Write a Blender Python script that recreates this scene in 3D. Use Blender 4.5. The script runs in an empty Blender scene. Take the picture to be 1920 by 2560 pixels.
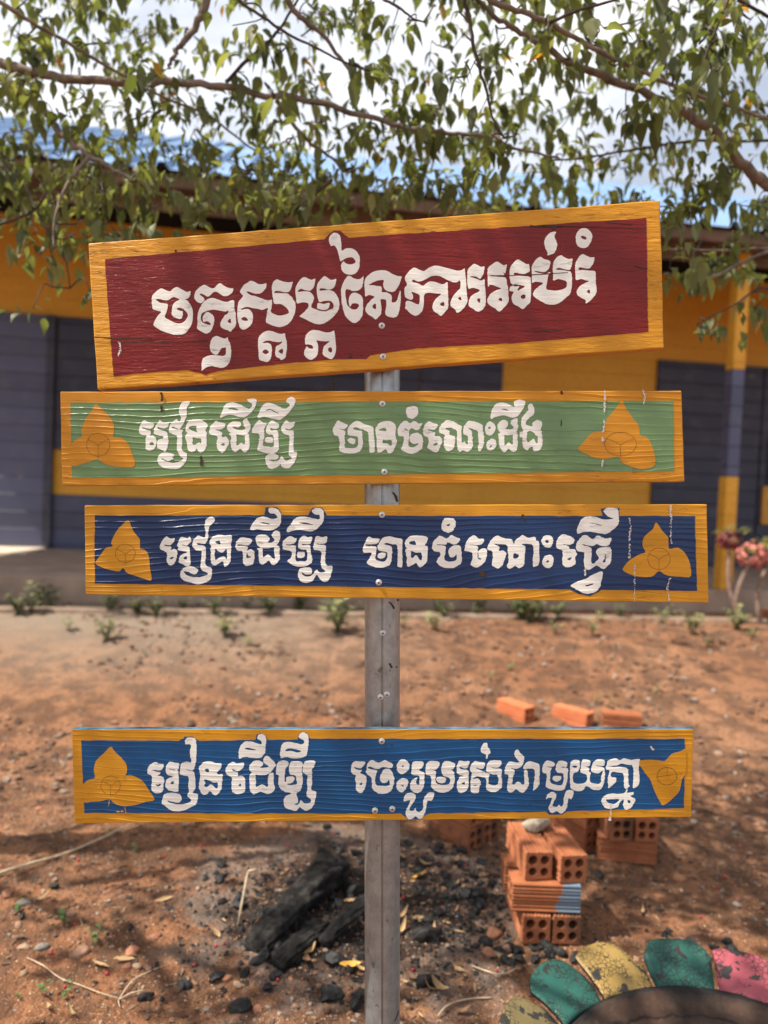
import bpy, bmesh, math, random
import numpy as np
from mathutils import Vector, Matrix, Euler
R_ = math.radians
random.seed(11)
sc = bpy.context.scene
COL = sc.collection
# ---------------------------------------------------------------- camera
HCAM, PITCH, ROLL, FPX = 1.22, R_(-2.0), R_(2.4), 1850.0
CP = Vector((0, 0, HCAM))
CF = Vector((0, math.cos(PITCH), math.sin(PITCH)))
_u0 = Vector((0, -math.sin(PITCH), math.cos(PITCH))); _r0 = Vector((1, 0, 0))
CR = _r0*math.cos(ROLL) + _u0*math.sin(ROLL)
CU = -_r0*math.sin(ROLL) + _u0*math.cos(ROLL)
cam = bpy.data.cameras.new("camera"); camo = bpy.data.objects.new("camera", cam); COL.objects.link(camo)
M = Matrix.Identity(4)
for i in range(3):
    M[i][0], M[i][1], M[i][2], M[i][3] = CR[i], CU[i], -CF[i], CP[i]
camo.matrix_world = M
cam.sensor_fit = 'VERTICAL'; cam.sensor_height = 36; cam.lens = 36*FPX/2560
cam.clip_start = 0.05; cam.clip_end = 3000
cam.dof.use_dof = True; cam.dof.focus_distance = 1.2; cam.dof.aperture_fstop = 2.6
sc.camera = camo
# ---------------------------------------------------------------- sky, sun, exposure
SUN = Vector((-0.52, -0.10, 0.85)).normalized()
EL = math.asin(SUN.z); AZ = math.atan2(SUN.x, SUN.y)
w = bpy.data.worlds.new("World"); sc.world = w; w.use_nodes = True
nt = w.node_tree; nt.nodes.clear()
wo = nt.nodes.new("ShaderNodeOutputWorld"); bg = nt.nodes.new("ShaderNodeBackground")
sky = nt.nodes.new("ShaderNodeTexSky"); sky.sky_type = 'NISHITA'; sky.sun_disc = False
sky.sun_elevation = EL; sky.sun_rotation = AZ; sky.air_density = 1.0; sky.dust_density = 1.5; sky.ozone_density = 1.5
bg.inputs[1].default_value = 0.095
tc = nt.nodes.new("ShaderNodeTexCoord"); mp = nt.nodes.new("ShaderNodeMapping")
mp.inputs['Scale'].default_value = (1.0, 1.0, 2.2); mp.inputs['Location'].default_value = (0.35, 0.2, 0.1)
nz = nt.nodes.new("ShaderNodeTexNoise"); nz.inputs['Scale'].default_value = 2.1; nz.inputs['Detail'].default_value = 7; nz.inputs['Roughness'].default_value = 0.58
cr = nt.nodes.new("ShaderNodeValToRGB"); cr.color_ramp.elements[0].position = 0.42; cr.color_ramp.elements[1].position = 0.62
mx = nt.nodes.new("ShaderNodeMix"); mx.data_type = 'RGBA'
mx.inputs[7].default_value = (10.4, 10.3, 10.3, 1)
mul = nt.nodes.new("ShaderNodeMath"); mul.operation = 'MULTIPLY_ADD'; mul.inputs[1].default_value = 0.55; mul.inputs[2].default_value = 0.26
L = nt.links
L.new(tc.outputs['Generated'], mp.inputs[0]); L.new(mp.outputs[0], nz.inputs['Vector']); L.new(nz.outputs[0], cr.inputs[0])
L.new(cr.outputs[0], mul.inputs[0]); L.new(mul.outputs[0], mx.inputs[0]); L.new(sky.outputs[0], mx.inputs[6])
L.new(mx.outputs[2], bg.inputs[0]); L.new(bg.outputs[0], wo.inputs[0])
sl = bpy.data.lights.new("sun", 'SUN'); sl.energy = 5.0; sl.angle = R_(0.53); sl.color = (1.0, 0.93, 0.82)
so = bpy.data.objects.new("sun", sl); COL.objects.link(so)
so.rotation_euler = SUN.to_track_quat('Z', 'Y').to_euler(); so.location = (-6, -1, 12)
sc.view_settings.view_transform = 'Standard'; sc.view_settings.look = 'None'
sc.view_settings.exposure = 0.70; sc.view_settings.gamma = 1.0
sc.cycles.max_bounces = 8; sc.cycles.diffuse_bounces = 4; sc.cycles.transparent_max_bounces = 8
# ---------------------------------------------------------------- helpers
def at(u, v, d):
    return CP + d*(CF + CR*((u-960)/FPX) - CU*((v-1280)/FPX))
def ray(u, v):
    return CF + CR*((u-960)/FPX) - CU*((v-1280)/FPX)
def tag(o, label=None, cat=None, group=None, kind=None):
    if label: o['label'] = label
    if cat: o['category'] = cat
    if group: o['group'] = group
    if kind: o['kind'] = kind
    return o
def empty(name, loc, rot=None):
    o = bpy.data.objects.new(name, None); COL.objects.link(o); o.location = loc
    o.empty_display_size = 0.05
    if rot is not None: o.rotation_euler = rot
    return o
def mobj(name, verts, faces, mats, parent=None, smooth=False, midx=None):
    me = bpy.data.meshes.new(name)
    me.from_pydata([tuple(v) for v in verts], [], [tuple(f) for f in faces])
    for m in (mats if isinstance(mats, (list, tuple)) else [mats]): me.materials.append(m)
    if midx is not None: me.polygons.foreach_set('material_index', midx)
    if smooth: me.polygons.foreach_set('use_smooth', [True]*len(me.polygons))
    me.update()
    o = bpy.data.objects.new(name, me); COL.objects.link(o)
    if parent: o.parent = parent
    return o
def bobj(name, bm, mats, parent=None, smooth=False):
    me = bpy.data.meshes.new(name); bm.to_mesh(me); bm.free()
    for m in (mats if isinstance(mats, (list, tuple)) else [mats]): me.materials.append(m)
    if smooth: me.polygons.foreach_set('use_smooth', [True]*len(me.polygons))
    o = bpy.data.objects.new(name, me); COL.objects.link(o)
    if parent: o.parent = parent
    return o
def bevel(o, wd, seg=2):
    b = o.modifiers.new("bevel", 'BEVEL'); b.width = wd; b.segments = seg; b.limit_method = 'ANGLE'; b.angle_limit = R_(35)
    return o
def box(bm, x0, x1, y0, y1, z0, z1):
    v = [bm.verts.new(p) for p in ((x0,y0,z0),(x1,y0,z0),(x1,y1,z0),(x0,y1,z0),(x0,y0,z1),(x1,y0,z1),(x1,y1,z1),(x0,y1,z1))]
    for f in ((0,3,2,1),(4,5,6,7),(0,1,5,4),(1,2,6,5),(2,3,7,6),(3,0,4,7)): bm.faces.new([v[i] for i in f])
def tube_data(pts, rads, n=8, jit=0.0):
    """verts, faces of a tapered tube along pts"""
    V = []; Fc = []
    pts = [Vector(p) for p in pts]
    up = Vector((0.13, 0.21, 0.97))
    for i, p in enumerate(pts):
        t = (pts[min(i+1, len(pts)-1)] - pts[max(i-1, 0)]).normalized()
        a = t.cross(up)
        if a.length < 1e-3: a = t.cross(Vector((1, 0, 0)))
        a.normalize(); b = t.cross(a)
        for k in range(n):
            an = 2*math.pi*k/n
            r = rads[i]*(1+random.uniform(-jit, jit))
            V.append(p + a*(r*math.cos(an)) + b*(r*math.sin(an)))
    for i in range(len(pts)-1):
        for k in range(n):
            k2 = (k+1) % n
            Fc.append((i*n+k, i*n+k2, (i+1)*n+k2, (i+1)*n+k))
    Fc.append(tuple(range(n-1, -1, -1))); Fc.append(tuple(range((len(pts)-1)*n, len(pts)*n)))
    return V, Fc
def crom(pts, sub=4, closed=False):
    """Catmull-Rom through points (tuples of any length)"""
    P = np.array(pts, float); n = len(P); out = []
    rng = range(n) if closed else range(n-1)
    for i in rng:
        if closed: p0, p1, p2, p3 = P[(i-1) % n], P[i], P[(i+1) % n], P[(i+2) % n]
        else: p0, p1, p2, p3 = P[max(i-1, 0)], P[i], P[i+1], P[min(i+2, n-1)]
        for s in range(sub):
            t = s/sub
            out.append(0.5*((2*p1)+(-p0+p2)*t+(2*p0-5*p1+4*p2-p3)*t*t+(-p0+3*p1-3*p2+p3)*t**3))
    if not closed: out.append(P[-1])
    return np.array(out)
class Mesh:
    """collects pieces for ONE mesh object"""
    def __init__(s): s.v = []; s.f = []; s.m = []
    def add(s, V, Fc, mi=0):
        o = len(s.v); s.v.extend(V); s.f.extend(tuple(i+o for i in f) for f in Fc); s.m.extend([mi]*len(Fc))
    def tube(s, pts, rads, n=8, jit=0.0, mi=0): s.add(*tube_data(pts, rads, n, jit), mi)
    def build(s, name, mats, parent=None, smooth=True): return mobj(name, s.v, s.f, mats, parent, smooth, s.m)
def _h(ix, iy, seed):
    n = (ix.astype(np.int64)*374761393 + iy.astype(np.int64)*668265263 + seed*1274126177) & 0xffffffff
    n = ((n ^ (n >> 13))*1274126177) & 0xffffffff
    return ((n ^ (n >> 16)) & 0xffff)/65535.0
def vnoise(x, y, seed=0):
    x = np.asarray(x, float); y = np.asarray(y, float)
    ix = np.floor(x); iy = np.floor(y); fx = x-ix; fy = y-iy
    fx = fx*fx*(3-2*fx); fy = fy*fy*(3-2*fy); ix = ix.astype(np.int64); iy = iy.astype(np.int64)
    a = _h(ix, iy, seed); b = _h(ix+1, iy, seed); c = _h(ix, iy+1, seed); d = _h(ix+1, iy+1, seed)
    return (a*(1-fx)+b*fx)*(1-fy)+(c*(1-fx)+d*fx)*fy
def fbm(x, y, seed=0, o=4):
    s = 0; amp = 0.5
    for i in range(o):
        s = s+amp*(vnoise(x*2**i, y*2**i, seed+i*7)-0.5); amp *= 0.5
    return s
# ---------------------------------------------------------------- materials
class NM:
    def __init__(s, name, rough=0.6, spec=0.4):
        s.m = bpy.data.materials.new(name); s.m.use_nodes = True; s.t = s.m.node_tree
        s.b = s.t.nodes['Principled BSDF']; s.out = s.t.nodes['Material Output']
        s.b.inputs['Roughness'].default_value = rough; s.b.inputs['Specular IOR Level'].default_value = spec
    def n(s, typ, **kw):
        nd = s.t.nodes.new("ShaderNode"+typ)
        for k, v in kw.items():
            if k in nd.inputs: nd.inputs[k].default_value = v
            else: setattr(nd, k, v)
        return nd
    def l(s, a, b): s.t.links.new(a, b)
    def coord(s, kind='Object', scale=(1,1,1), loc=(0,0,0)):
        tc = s.n('TexCoord'); mp = s.n('Mapping'); mp.inputs['Scale'].default_value = scale; mp.inputs['Location'].default_value = loc
        s.l(tc.outputs[kind], mp.inputs[0]); return mp.outputs[0]
    def noise(s, vec, scale, detail=4, rough=0.55, out=0):
        nd = s.n('TexNoise'); nd.inputs['Scale'].default_value = scale; nd.inputs['Detail'].default_value = detail; nd.inputs['Roughness'].default_value = rough
        s.l(vec, nd.inputs['Vector']); return nd.outputs[out]
    def ramp(s, fac, stops, interp='LINEAR'):
        r = s.n('ValToRGB'); r.color_ramp.interpolation = interp; e = r.color_ramp.elements
        while len(e) < len(stops): e.new(0.5)
        for i, (p, c) in enumerate(stops):
            e[i].position = p; e[i].color = (c if len(c) == 4 else (*c, 1)) if isinstance(c, tuple) else (c, c, c, 1)
        s.l(fac, r.inputs[0]); return r.outputs[0]
    def mix(s, fac, a, b, mode='MIX'):
        m = s.n('Mix'); m.data_type = 'RGBA'; m.blend_type = mode
        for k, x in ((0, fac), (6, a), (7, b)):
            if isinstance(x, (int, float)): m.inputs[k].default_value = x
            elif isinstance(x, tuple): m.inputs[k].default_value = (*x, 1)
            else: s.l(x, m.inputs[k])
        return m.outputs[2]
    def math(s, op, a, b=None, c=None):
        m = s.n('Math'); m.operation = op
        for k, x in enumerate((a, b, c)):
            if x is None: continue
            if isinstance(x, (int, float)): m.inputs[k].default_value = x
            else: s.l(x, m.inputs[k])
        return m.outputs[0]
    def bump(s, h, dist=0.01, strength=1.0, normal=None):
        b = s.n('Bump'); b.inputs['Distance'].default_value = dist; b.inputs['Strength'].default_value = strength
        s.l(h, b.inputs['Height'])
        if normal is not None: s.l(normal, b.inputs['Normal'])
        s.l(b.outputs[0], s.b.inputs['Normal']); return b.outputs[0]
    def col(s, c):
        if isinstance(c, tuple): s.b.inputs['Base Color'].default_value = (*c, 1)
        else: s.l(c, s.b.inputs['Base Color'])
        return s
def srgb(r, g, b):
    f = lambda c: (c/255/12.92 if c/255 <= 0.04045 else ((c/255+0.055)/1.055)**2.4)
    return (f(r), f(g), f(b))
def simple(name, c, rough=0.6, var=0.25, scale=20, spec=0.4, bump=0.0, bs=60):
    m = NM(name, rough, spec); v = m.coord()
    n = m.noise(v, scale, 5)
    m.col(m.mix(m.ramp(n, [(0.3, 0.0), (0.7, 1.0)]), tuple(x*(1-var) for x in c), tuple(min(1, x*(1+var)) for x in c)))
    if bump: m.bump(m.noise(v, bs, 4), bump)
    return m.m
# ---------------------------------------------------------------- ground
def _sm(t):
    t = np.clip(t, 0, 1); return t*t*(3-2*t)
def gz(x, y):
    x = np.asarray(x, float); y = np.asarray(y, float)
    z = 0.28*_sm((y-2.7)/2.5)
    near = np.clip(1-(np.hypot(x, y-2.2)-2.5)/5, 0.25, 1)
    z = z + near*(0.05*fbm(x*1.1+3, y*1.1, 3, 3)+0.03*fbm(x*6, y*6, 5, 3)+0.030*np.abs(fbm(x*22, y*22, 9, 3))+0.012*np.clip(fbm(x*48, y*48, 13, 2),0,1))
    return z
def ground_at(u, v, dz=0.0):
    """point of the ground seen at pixel (u, v)"""
    r = ray(u, v); d = 1.0
    for _ in range(40):
        p = CP + r*d
        h = p.z - float(gz(p.x, p.y)) - dz
        d += h/max(0.08, -r.z)*0.6
    p = CP + r*d
    return Vector((p.x, p.y, float(gz(p.x, p.y))+dz))
def graded(a, b, step, far, k=1.18):
    xs = list(np.arange(a, b+step/2, step)); s = step; x = b
    hi = []
    while x < far[1]: s *= k; x += s; hi.append(x)
    s = step; x = a; lo = []
    while x > far[0]: s *= k; x -= s; lo.append(x)
    return np.array(lo[::-1]+xs+hi)
gx = graded(-1.3, 1.5, 0.0095, (-160, 160)); gy = graded(1.35, 3.3, 0.0095, (-40, 320))
GX, GY = np.meshgrid(gx, gy); GZ = gz(GX, GY)
nx, ny = len(gx), len(gy)
ii, jj = np.meshgrid(np.arange(nx-1), np.arange(ny-1)); b0 = (jj*nx+ii).ravel()
gf = np.stack([b0, b0+1, b0+1+nx, b0+nx], 1)
ash = ground_at(880, 2250)
m = NM("laterite_soil", 0.95, 0.15)
v = m.coord('Object')
big = m.noise(v, 0.9, 4); mid = m.noise(v, 7, 6, 0.65); fine = m.noise(v, 60, 5, 0.7); vfine = m.noise(v, 260, 3, 0.7)
c = m.mix(m.ramp(big, [(0.35, 0.0), (0.65, 1.0)]), (0.365, 0.152, 0.070), (0.455, 0.232, 0.125))
c = m.mix(m.ramp(mid, [(0.44, 0.0), (0.58, 1.0)]), m.mix(0.8, c, (0.13, 0.072, 0.045)), c)
c = m.mix(m.ramp(fine, [(0.35, 1.0), (0.5, 0.0)]), c, (0.17, 0.09, 0.055))
c = m.mix(m.ramp(vfine, [(0.6, 0.0), (0.75, 0.8)]), c, (0.56, 0.38, 0.25))
vo = m.n('TexVoronoi'); vo.inputs['Scale'].default_value = 95; m.l(v, vo.inputs['Vector'])
sepc = m.n('SeparateColor'); m.l(vo.outputs['Color'], sepc.inputs[0])
c = m.mix(m.math('MULTIPLY', m.ramp(sepc.outputs[0], [(0.95, 0.0), (0.97, 0.8)]), m.ramp(vo.outputs['Distance'], [(0.25, 1.0), (0.4, 0.0)])), c, (0.50, 0.44, 0.38))
sep = m.n('SeparateXYZ'); m.l(v, sep.inputs[0])
# grey gravelly strip in front of the building on the left
gm = m.math('MULTIPLY', m.ramp(m.math('MULTIPLY', sep.outputs[1], 0.1), [(0.36, 0.0), (0.47, 1.0)]), m.ramp(m.math('ADD', m.math('MULTIPLY', sep.outputs[0], -0.3), m.math('MULTIPLY', mid, 0.8)), [(0.2, 0.0), (0.75, 1.0)]))
c = m.mix(m.math('MULTIPLY', gm, 0.8), c, (0.36, 0.29, 0.22))
# ash and charcoal dust of the old fire
dx = m.math('MULTIPLY', m.math('SUBTRACT', sep.outputs[0], ash.x), 1.75); dy = m.math('MULTIPLY', m.math('SUBTRACT', sep.outputs[1], ash.y), 1.9)
dd = m.math('SQRT', m.math('ADD', m.math('MULTIPLY', dx, dx), m.math('MULTIPLY', dy, dy)))
dd = m.math('ADD', dd, m.math('MULTIPLY', m.math('SUBTRACT', m.noise(v, 4.5, 5, 0.65), 0.5), 1.5))
c = m.mix(m.ramp(dd, [(0.45, 0.85), (0.95, 0.0)]), c, (0.035, 0.03, 0.028))
ag = m.ramp(m.math('ABSOLUTE', m.math('SUBTRACT', dd, 0.72)), [(0.0, 0.35), (0.2, 0.0)])
c = m.mix(ag, c, (0.42, 0.36, 0.31))
m.col(c)
hh = m.math('ADD', m.math('MULTIPLY', fine, 0.8), m.math('ADD', m.math('MULTIPLY', vfine, 0.5), m.math('MULTIPLY', vo.outputs['Distance'], -0.4)))
m.bump(hh, 0.02, 1.0)
ground = mobj("ground", np.stack([GX.ravel(), GY.ravel(), GZ.ravel()], 1).tolist(), gf.tolist(), m.m, None, True)
tag(ground, kind='structure')

# ---------------------------------------------------------------- school building
PA = at(228, 798, 7.25); PB = at(1645, 901, 8.15)
bdir = Vector((PB.x-PA.x, PB.y-PA.y, 0)).normalized(); bnor = Vector((bdir.y, -bdir.x, 0))   # towards the camera
BO = Vector((PA.x, PA.y, 0)); byaw = math.atan2(bdir.y, bdir.x)
school = empty("school_building", BO, (0, 0, byaw))
tag(school, "low school with orange yellow walls, slate blue shutters and doors, blue metal roof", "building")
def wl(u, v, off=0.0):
    """pixel -> (x along the wall, z) on the plane `off` metres in front of the wall"""
    r = ray(u, v); n = bnor; d = ((BO+bnor*off-CP).dot(n))/r.dot(n); p = CP+r*d
    return (p-BO).dot(bdir), p.z
ZF = 0.47
zl = wl(228, 798)[1]; zt = wl(150, 545)[1]; zs = wl(300, 1131)[1]; zb = wl(400, 1245)[1]
XL, XR = -9.0, 12.0
RX0 = -2.75
m = NM("yellow_wall_paint", 0.6, 0.35); v = m.coord('Object')
nn = m.noise(v, 1.6, 5); n2 = m.noise(v, 22, 4)
c = m.mix(m.ramp(nn, [(0.3, 0.0), (0.7, 1.0)]), (0.64, 0.305, 0.028), (0.72, 0.365, 0.04)); c = m.mix(m.ramp(n2, [(0.5, 0.0), (0.8, 0.5)]), c, (0.40, 0.19, 0.05))
m.col(c); sp = m.n('SeparateXYZ'); m.l(v, sp.inputs[0])
pl = m.math('FRACT', m.math('MULTIPLY', sp.outputs[2], 5.5)); m.bump(m.ramp(pl, [(0.0, 0.0), (0.05, 1.0), (0.97, 1.0), (1.0, 0.0)]), 0.006, 0.8)
M_YW = m.m
def slate(name, k):
    m = NM(name, 0.5, 0.4); v = m.coord('Object'); sp = m.n('SeparateXYZ'); m.l(v, sp.inputs[0])
    zz = m.math('MULTIPLY', sp.outputs[2], 6.0); pl = m.math('FRACT', zz); wn = m.n('TexWhiteNoise', noise_dimensions='1D'); m.l(m.math('FLOOR', zz), wn.inputs['W'])
    c = m.mix(wn.outputs['Value'], tuple(x*k*0.85 for x in (0.062, 0.068, 0.118)), tuple(x*k*1.15 for x in (0.064, 0.071, 0.126)))
    c = m.mix(m.ramp(m.noise(v, 5, 5), [(0.5, 0.0), (0.8, 0.35)]), c, (0.15, 0.14, 0.15))
    spots = m.ramp(m.noise(m.coord('Object', (1, 1, 1), (3.3, 0, 1)), 6.5, 1), [(0.75, 0.0), (0.80, 0.5)])
    c = m.mix(spots, c, (0.22, 0.21, 0.22))
    c = m.mix(m.ramp(pl, [(0.0, 0.7), (0.05, 0.0)]), c, (0.02, 0.02, 0.03)); m.col(c)
    m.bump(m.ramp(pl, [(0.0, 0.0), (0.06, 1.0), (0.96, 1.0), (1.0, 0.0)]), 0.006, 0.9); return m.m
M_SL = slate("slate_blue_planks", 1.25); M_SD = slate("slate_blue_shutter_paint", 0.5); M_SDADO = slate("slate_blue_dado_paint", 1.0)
def bbox(name, x0, x1, o0, o1, z0, z1, mt, parent=school, bv=0.006):
    bm = bmesh.new(); box(bm, x0, x1, -o1, -o0, z0, z1); o = bobj(name, bm, mt, parent)
    if bv: bevel(o, bv)
    return o
# wall: yellow boards with the openings left between pieces
xd = wl(118, 1000)[0]; xw0 = wl(142, 900)[0]; xw1 = wl(1257, 920)[0]; xr = wl(1638, 1000)[0]
bbox("wall", XL, XR, -0.16, 0.0, ZF, zt, M_YW, bv=0)
bbox("dado", xd, xr, 0.0, 0.015, ZF, zb, M_SDADO)
dl = bbox("door", -4.2, xd, 0.004, 0.05, ZF, zl, M_SL)
bbox("door_frame", xd+0.001, xw0-0.001, 0.016, 0.07, ZF, zl+0.002, M_SD)
dr = bbox("door", xr, wl(1900, 1000)[0], 0.003, 0.04, ZF, zl, M_SD)
bbox("door", wl(1900, 1000)[0]+0.02, 8.0, 0.003, 0.04, ZF, zl, M_SD)
nsh = 5
for i in range(nsh):
    a = xw0+(xw1-xw0)*i/nsh; b = xw0+(xw1-xw0)*(i+1)/nsh
    sh = bbox("window_shutter", a+0.006, b-0.006, 0.004, 0.035, zs, zl, M_SD)
M_CON = simple("plinth_concrete", (0.33, 0.24, 0.18), 0.9, 0.25, 4, bump=0.004, bs=25)
M_BRN = simple("weathered_brown_timber", (0.13, 0.075, 0.045), 0.8, 0.35, 6, bump=0.004)
M_GRY = simple("grey_timber", (0.20, 0.17, 0.14), 0.8, 0.3, 6)
M_DRK = simple("gap_shade_black", (0.015, 0.012, 0.01), 0.9, 0.3, 6)  # shade of the open gap under the roof, put into the colour
VD = 2.05
bbox("sunlit_floor_strip", -4.0, wl(118, 1375)[0], 0.06, 0.62, ZF, ZF+0.015, simple("sunlit_floor_pale", (0.62, 0.50, 0.38), 0.85, 0.15, 4))  # sunlit strip of verandah floor, its brightness put into a pale slab
bbox("plinth", XL-1, XR+1, -3.0, VD, -0.4, ZF, M_CON)
bbox("wall_gap_shade", RX0, XR, -0.14, -0.02, zt+0.002, zt+0.6, M_DRK, bv=0)  # sheet filling the open gap above the wall with painted shade
xe, ze = wl(0, 380, 2.3)
TAN = math.tan(R_(25.5))
bbox("beam", RX0, XR+0.6, 1.92, 2.04, wl(200, 470, 2.0)[1], wl(200, 398, 2.0)[1], M_BRN)
bbox("beam", RX0, XR+0.6, 1.80, 1.90, wl(200, 505, 1.85)[1], wl(200, 472, 1.85)[1], M_GRY)
bbox("fascia", RX0, XR+0.8, 2.245, 2.27, ze-0.11, ze-0.02, M_BRN)
bm = bmesh.new()
for k in range(26):
    x = RX0+0.1+k*0.6
    vs = []
    for (o, z) in ((2.24, ze-0.07), (2.24, ze-0.02), (-0.1, ze-0.02+2.34*TAN), (-0.1, ze-0.09+2.34*TAN)):
        vs += [bm.verts.new((x, -o, z)), bm.verts.new((x+0.05, -o, z))]
    for a, b in ((0, 2), (2, 4), (4, 6), (6, 0)): bm.faces.new((vs[a], vs[a+1], vs[b+1], vs[b]))
    bm.faces.new((vs[0], vs[2], vs[4], vs[6])); bm.faces.new((vs[1], vs[7], vs[5], vs[3]))
bobj("rafters", bm, M_BRN, school)
# corrugated roof: real trapezoid ribs
m = NM("blue_roof_metal", 0.62, 0.2); v = m.coord('Object')
c = m.mix(m.ramp(m.noise(v, 1.3, 5), [(0.3, 0.0), (0.7, 1.0)]), (0.12, 0.215, 0.38), (0.20, 0.31, 0.48))
c = m.mix(m.ramp(m.noise(m.coord('Object', (6, 0.5, 0.5)), 2, 3), [(0.55, 0.0), (0.75, 0.5)]), c, (0.30, 0.40, 0.54)); m.col(c); M_RF = m.m
prof = []; x = RX0; pit = 0.27
while x < XR+0.8:
    prof += [(x, 0.0), (x+pit*0.62, 0.0), (x+pit*0.70, 0.05), (x+pit*0.88, 0.05)]; x += pit
V = []; Fc = []
ridge = 5.2; rows = [2.3, 0.8, -0.8, -2.4, 2.3-ridge]
for o in rows:
    for (px, pz) in prof: V.append((px, -o, ze+(2.3-o)*TAN+pz))
for o in rows[::-1][1:]:
    for (px, pz) in prof: V.append((px, -(2*rows[-1]-o), ze+(2.3-o)*TAN+pz))
npf = len(prof)
for r in range(2*len(rows)-2):
    for k in range(npf-1): Fc.append((r*npf+k, r*npf+k+1, (r+1)*npf+k+1, (r+1)*npf+k))
rf = mobj("roof", V, Fc, M_RF, school)
sd = rf.modifiers.new("thick", 'SOLIDIFY'); sd.thickness = 0.004
# painted verandah column: yellow, slate, yellow
cxp, czp = wl(1807, 1475, VD-0.09)
zc1 = wl(1815, 1192, VD-0.09)[1]; zc2 = wl(1832, 925, VD-0.09)[1]; zc3 = wl(200, 470, 2.0)[1]
hw = 0.056
cl_ = bbox("column", cxp-hw, cxp+hw, VD-0.15, VD-0.04, ZF, zc1, M_YW, bv=0.01)
bbox("column_band", cxp-hw+0.002, cxp+hw-0.002, VD-0.148, VD-0.042, zc1, zc2, M_SL, bv=0.01)
bbox("column_top", cxp-hw, cxp+hw, VD-0.15, VD-0.04, zc2, zc3, M_YW, bv=0.01)
bbox("column", RX0+0.2, RX0+0.2+2*hw, VD-0.18, VD-0.02, ZF, zc3, M_YW, bv=0.01)
# yellow window surround with a pale curtain at the far right
xq, zq = wl(1893, 1310); xq2, zq2 = wl(1897, 1215)
M_YB = simple("yellow_board_paint", (0.58, 0.27, 0.03), 0.5, 0.12, 6)
bbox("notice_board", xq, xq+0.9, 0.045, 0.075, zq, zq2, M_YB)
M_WH = simple("white_poster_paper", (0.7, 0.7, 0.66), 0.7, 0.06, 6); M_GN = simple("green_poster_band", (0.02, 0.12, 0.07), 0.6, 0.1, 6)
x1, z1 = wl(1911, 1247); bbox("poster", x1, x1+0.6, 0.078, 0.084, z1, wl(1911, 1090)[1], M_WH, bv=0)
bbox("poster", x1+0.01, x1+0.6, 0.0781, 0.083, wl(1911, 1267)[1], z1-0.003, M_GN, bv=0)
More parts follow.
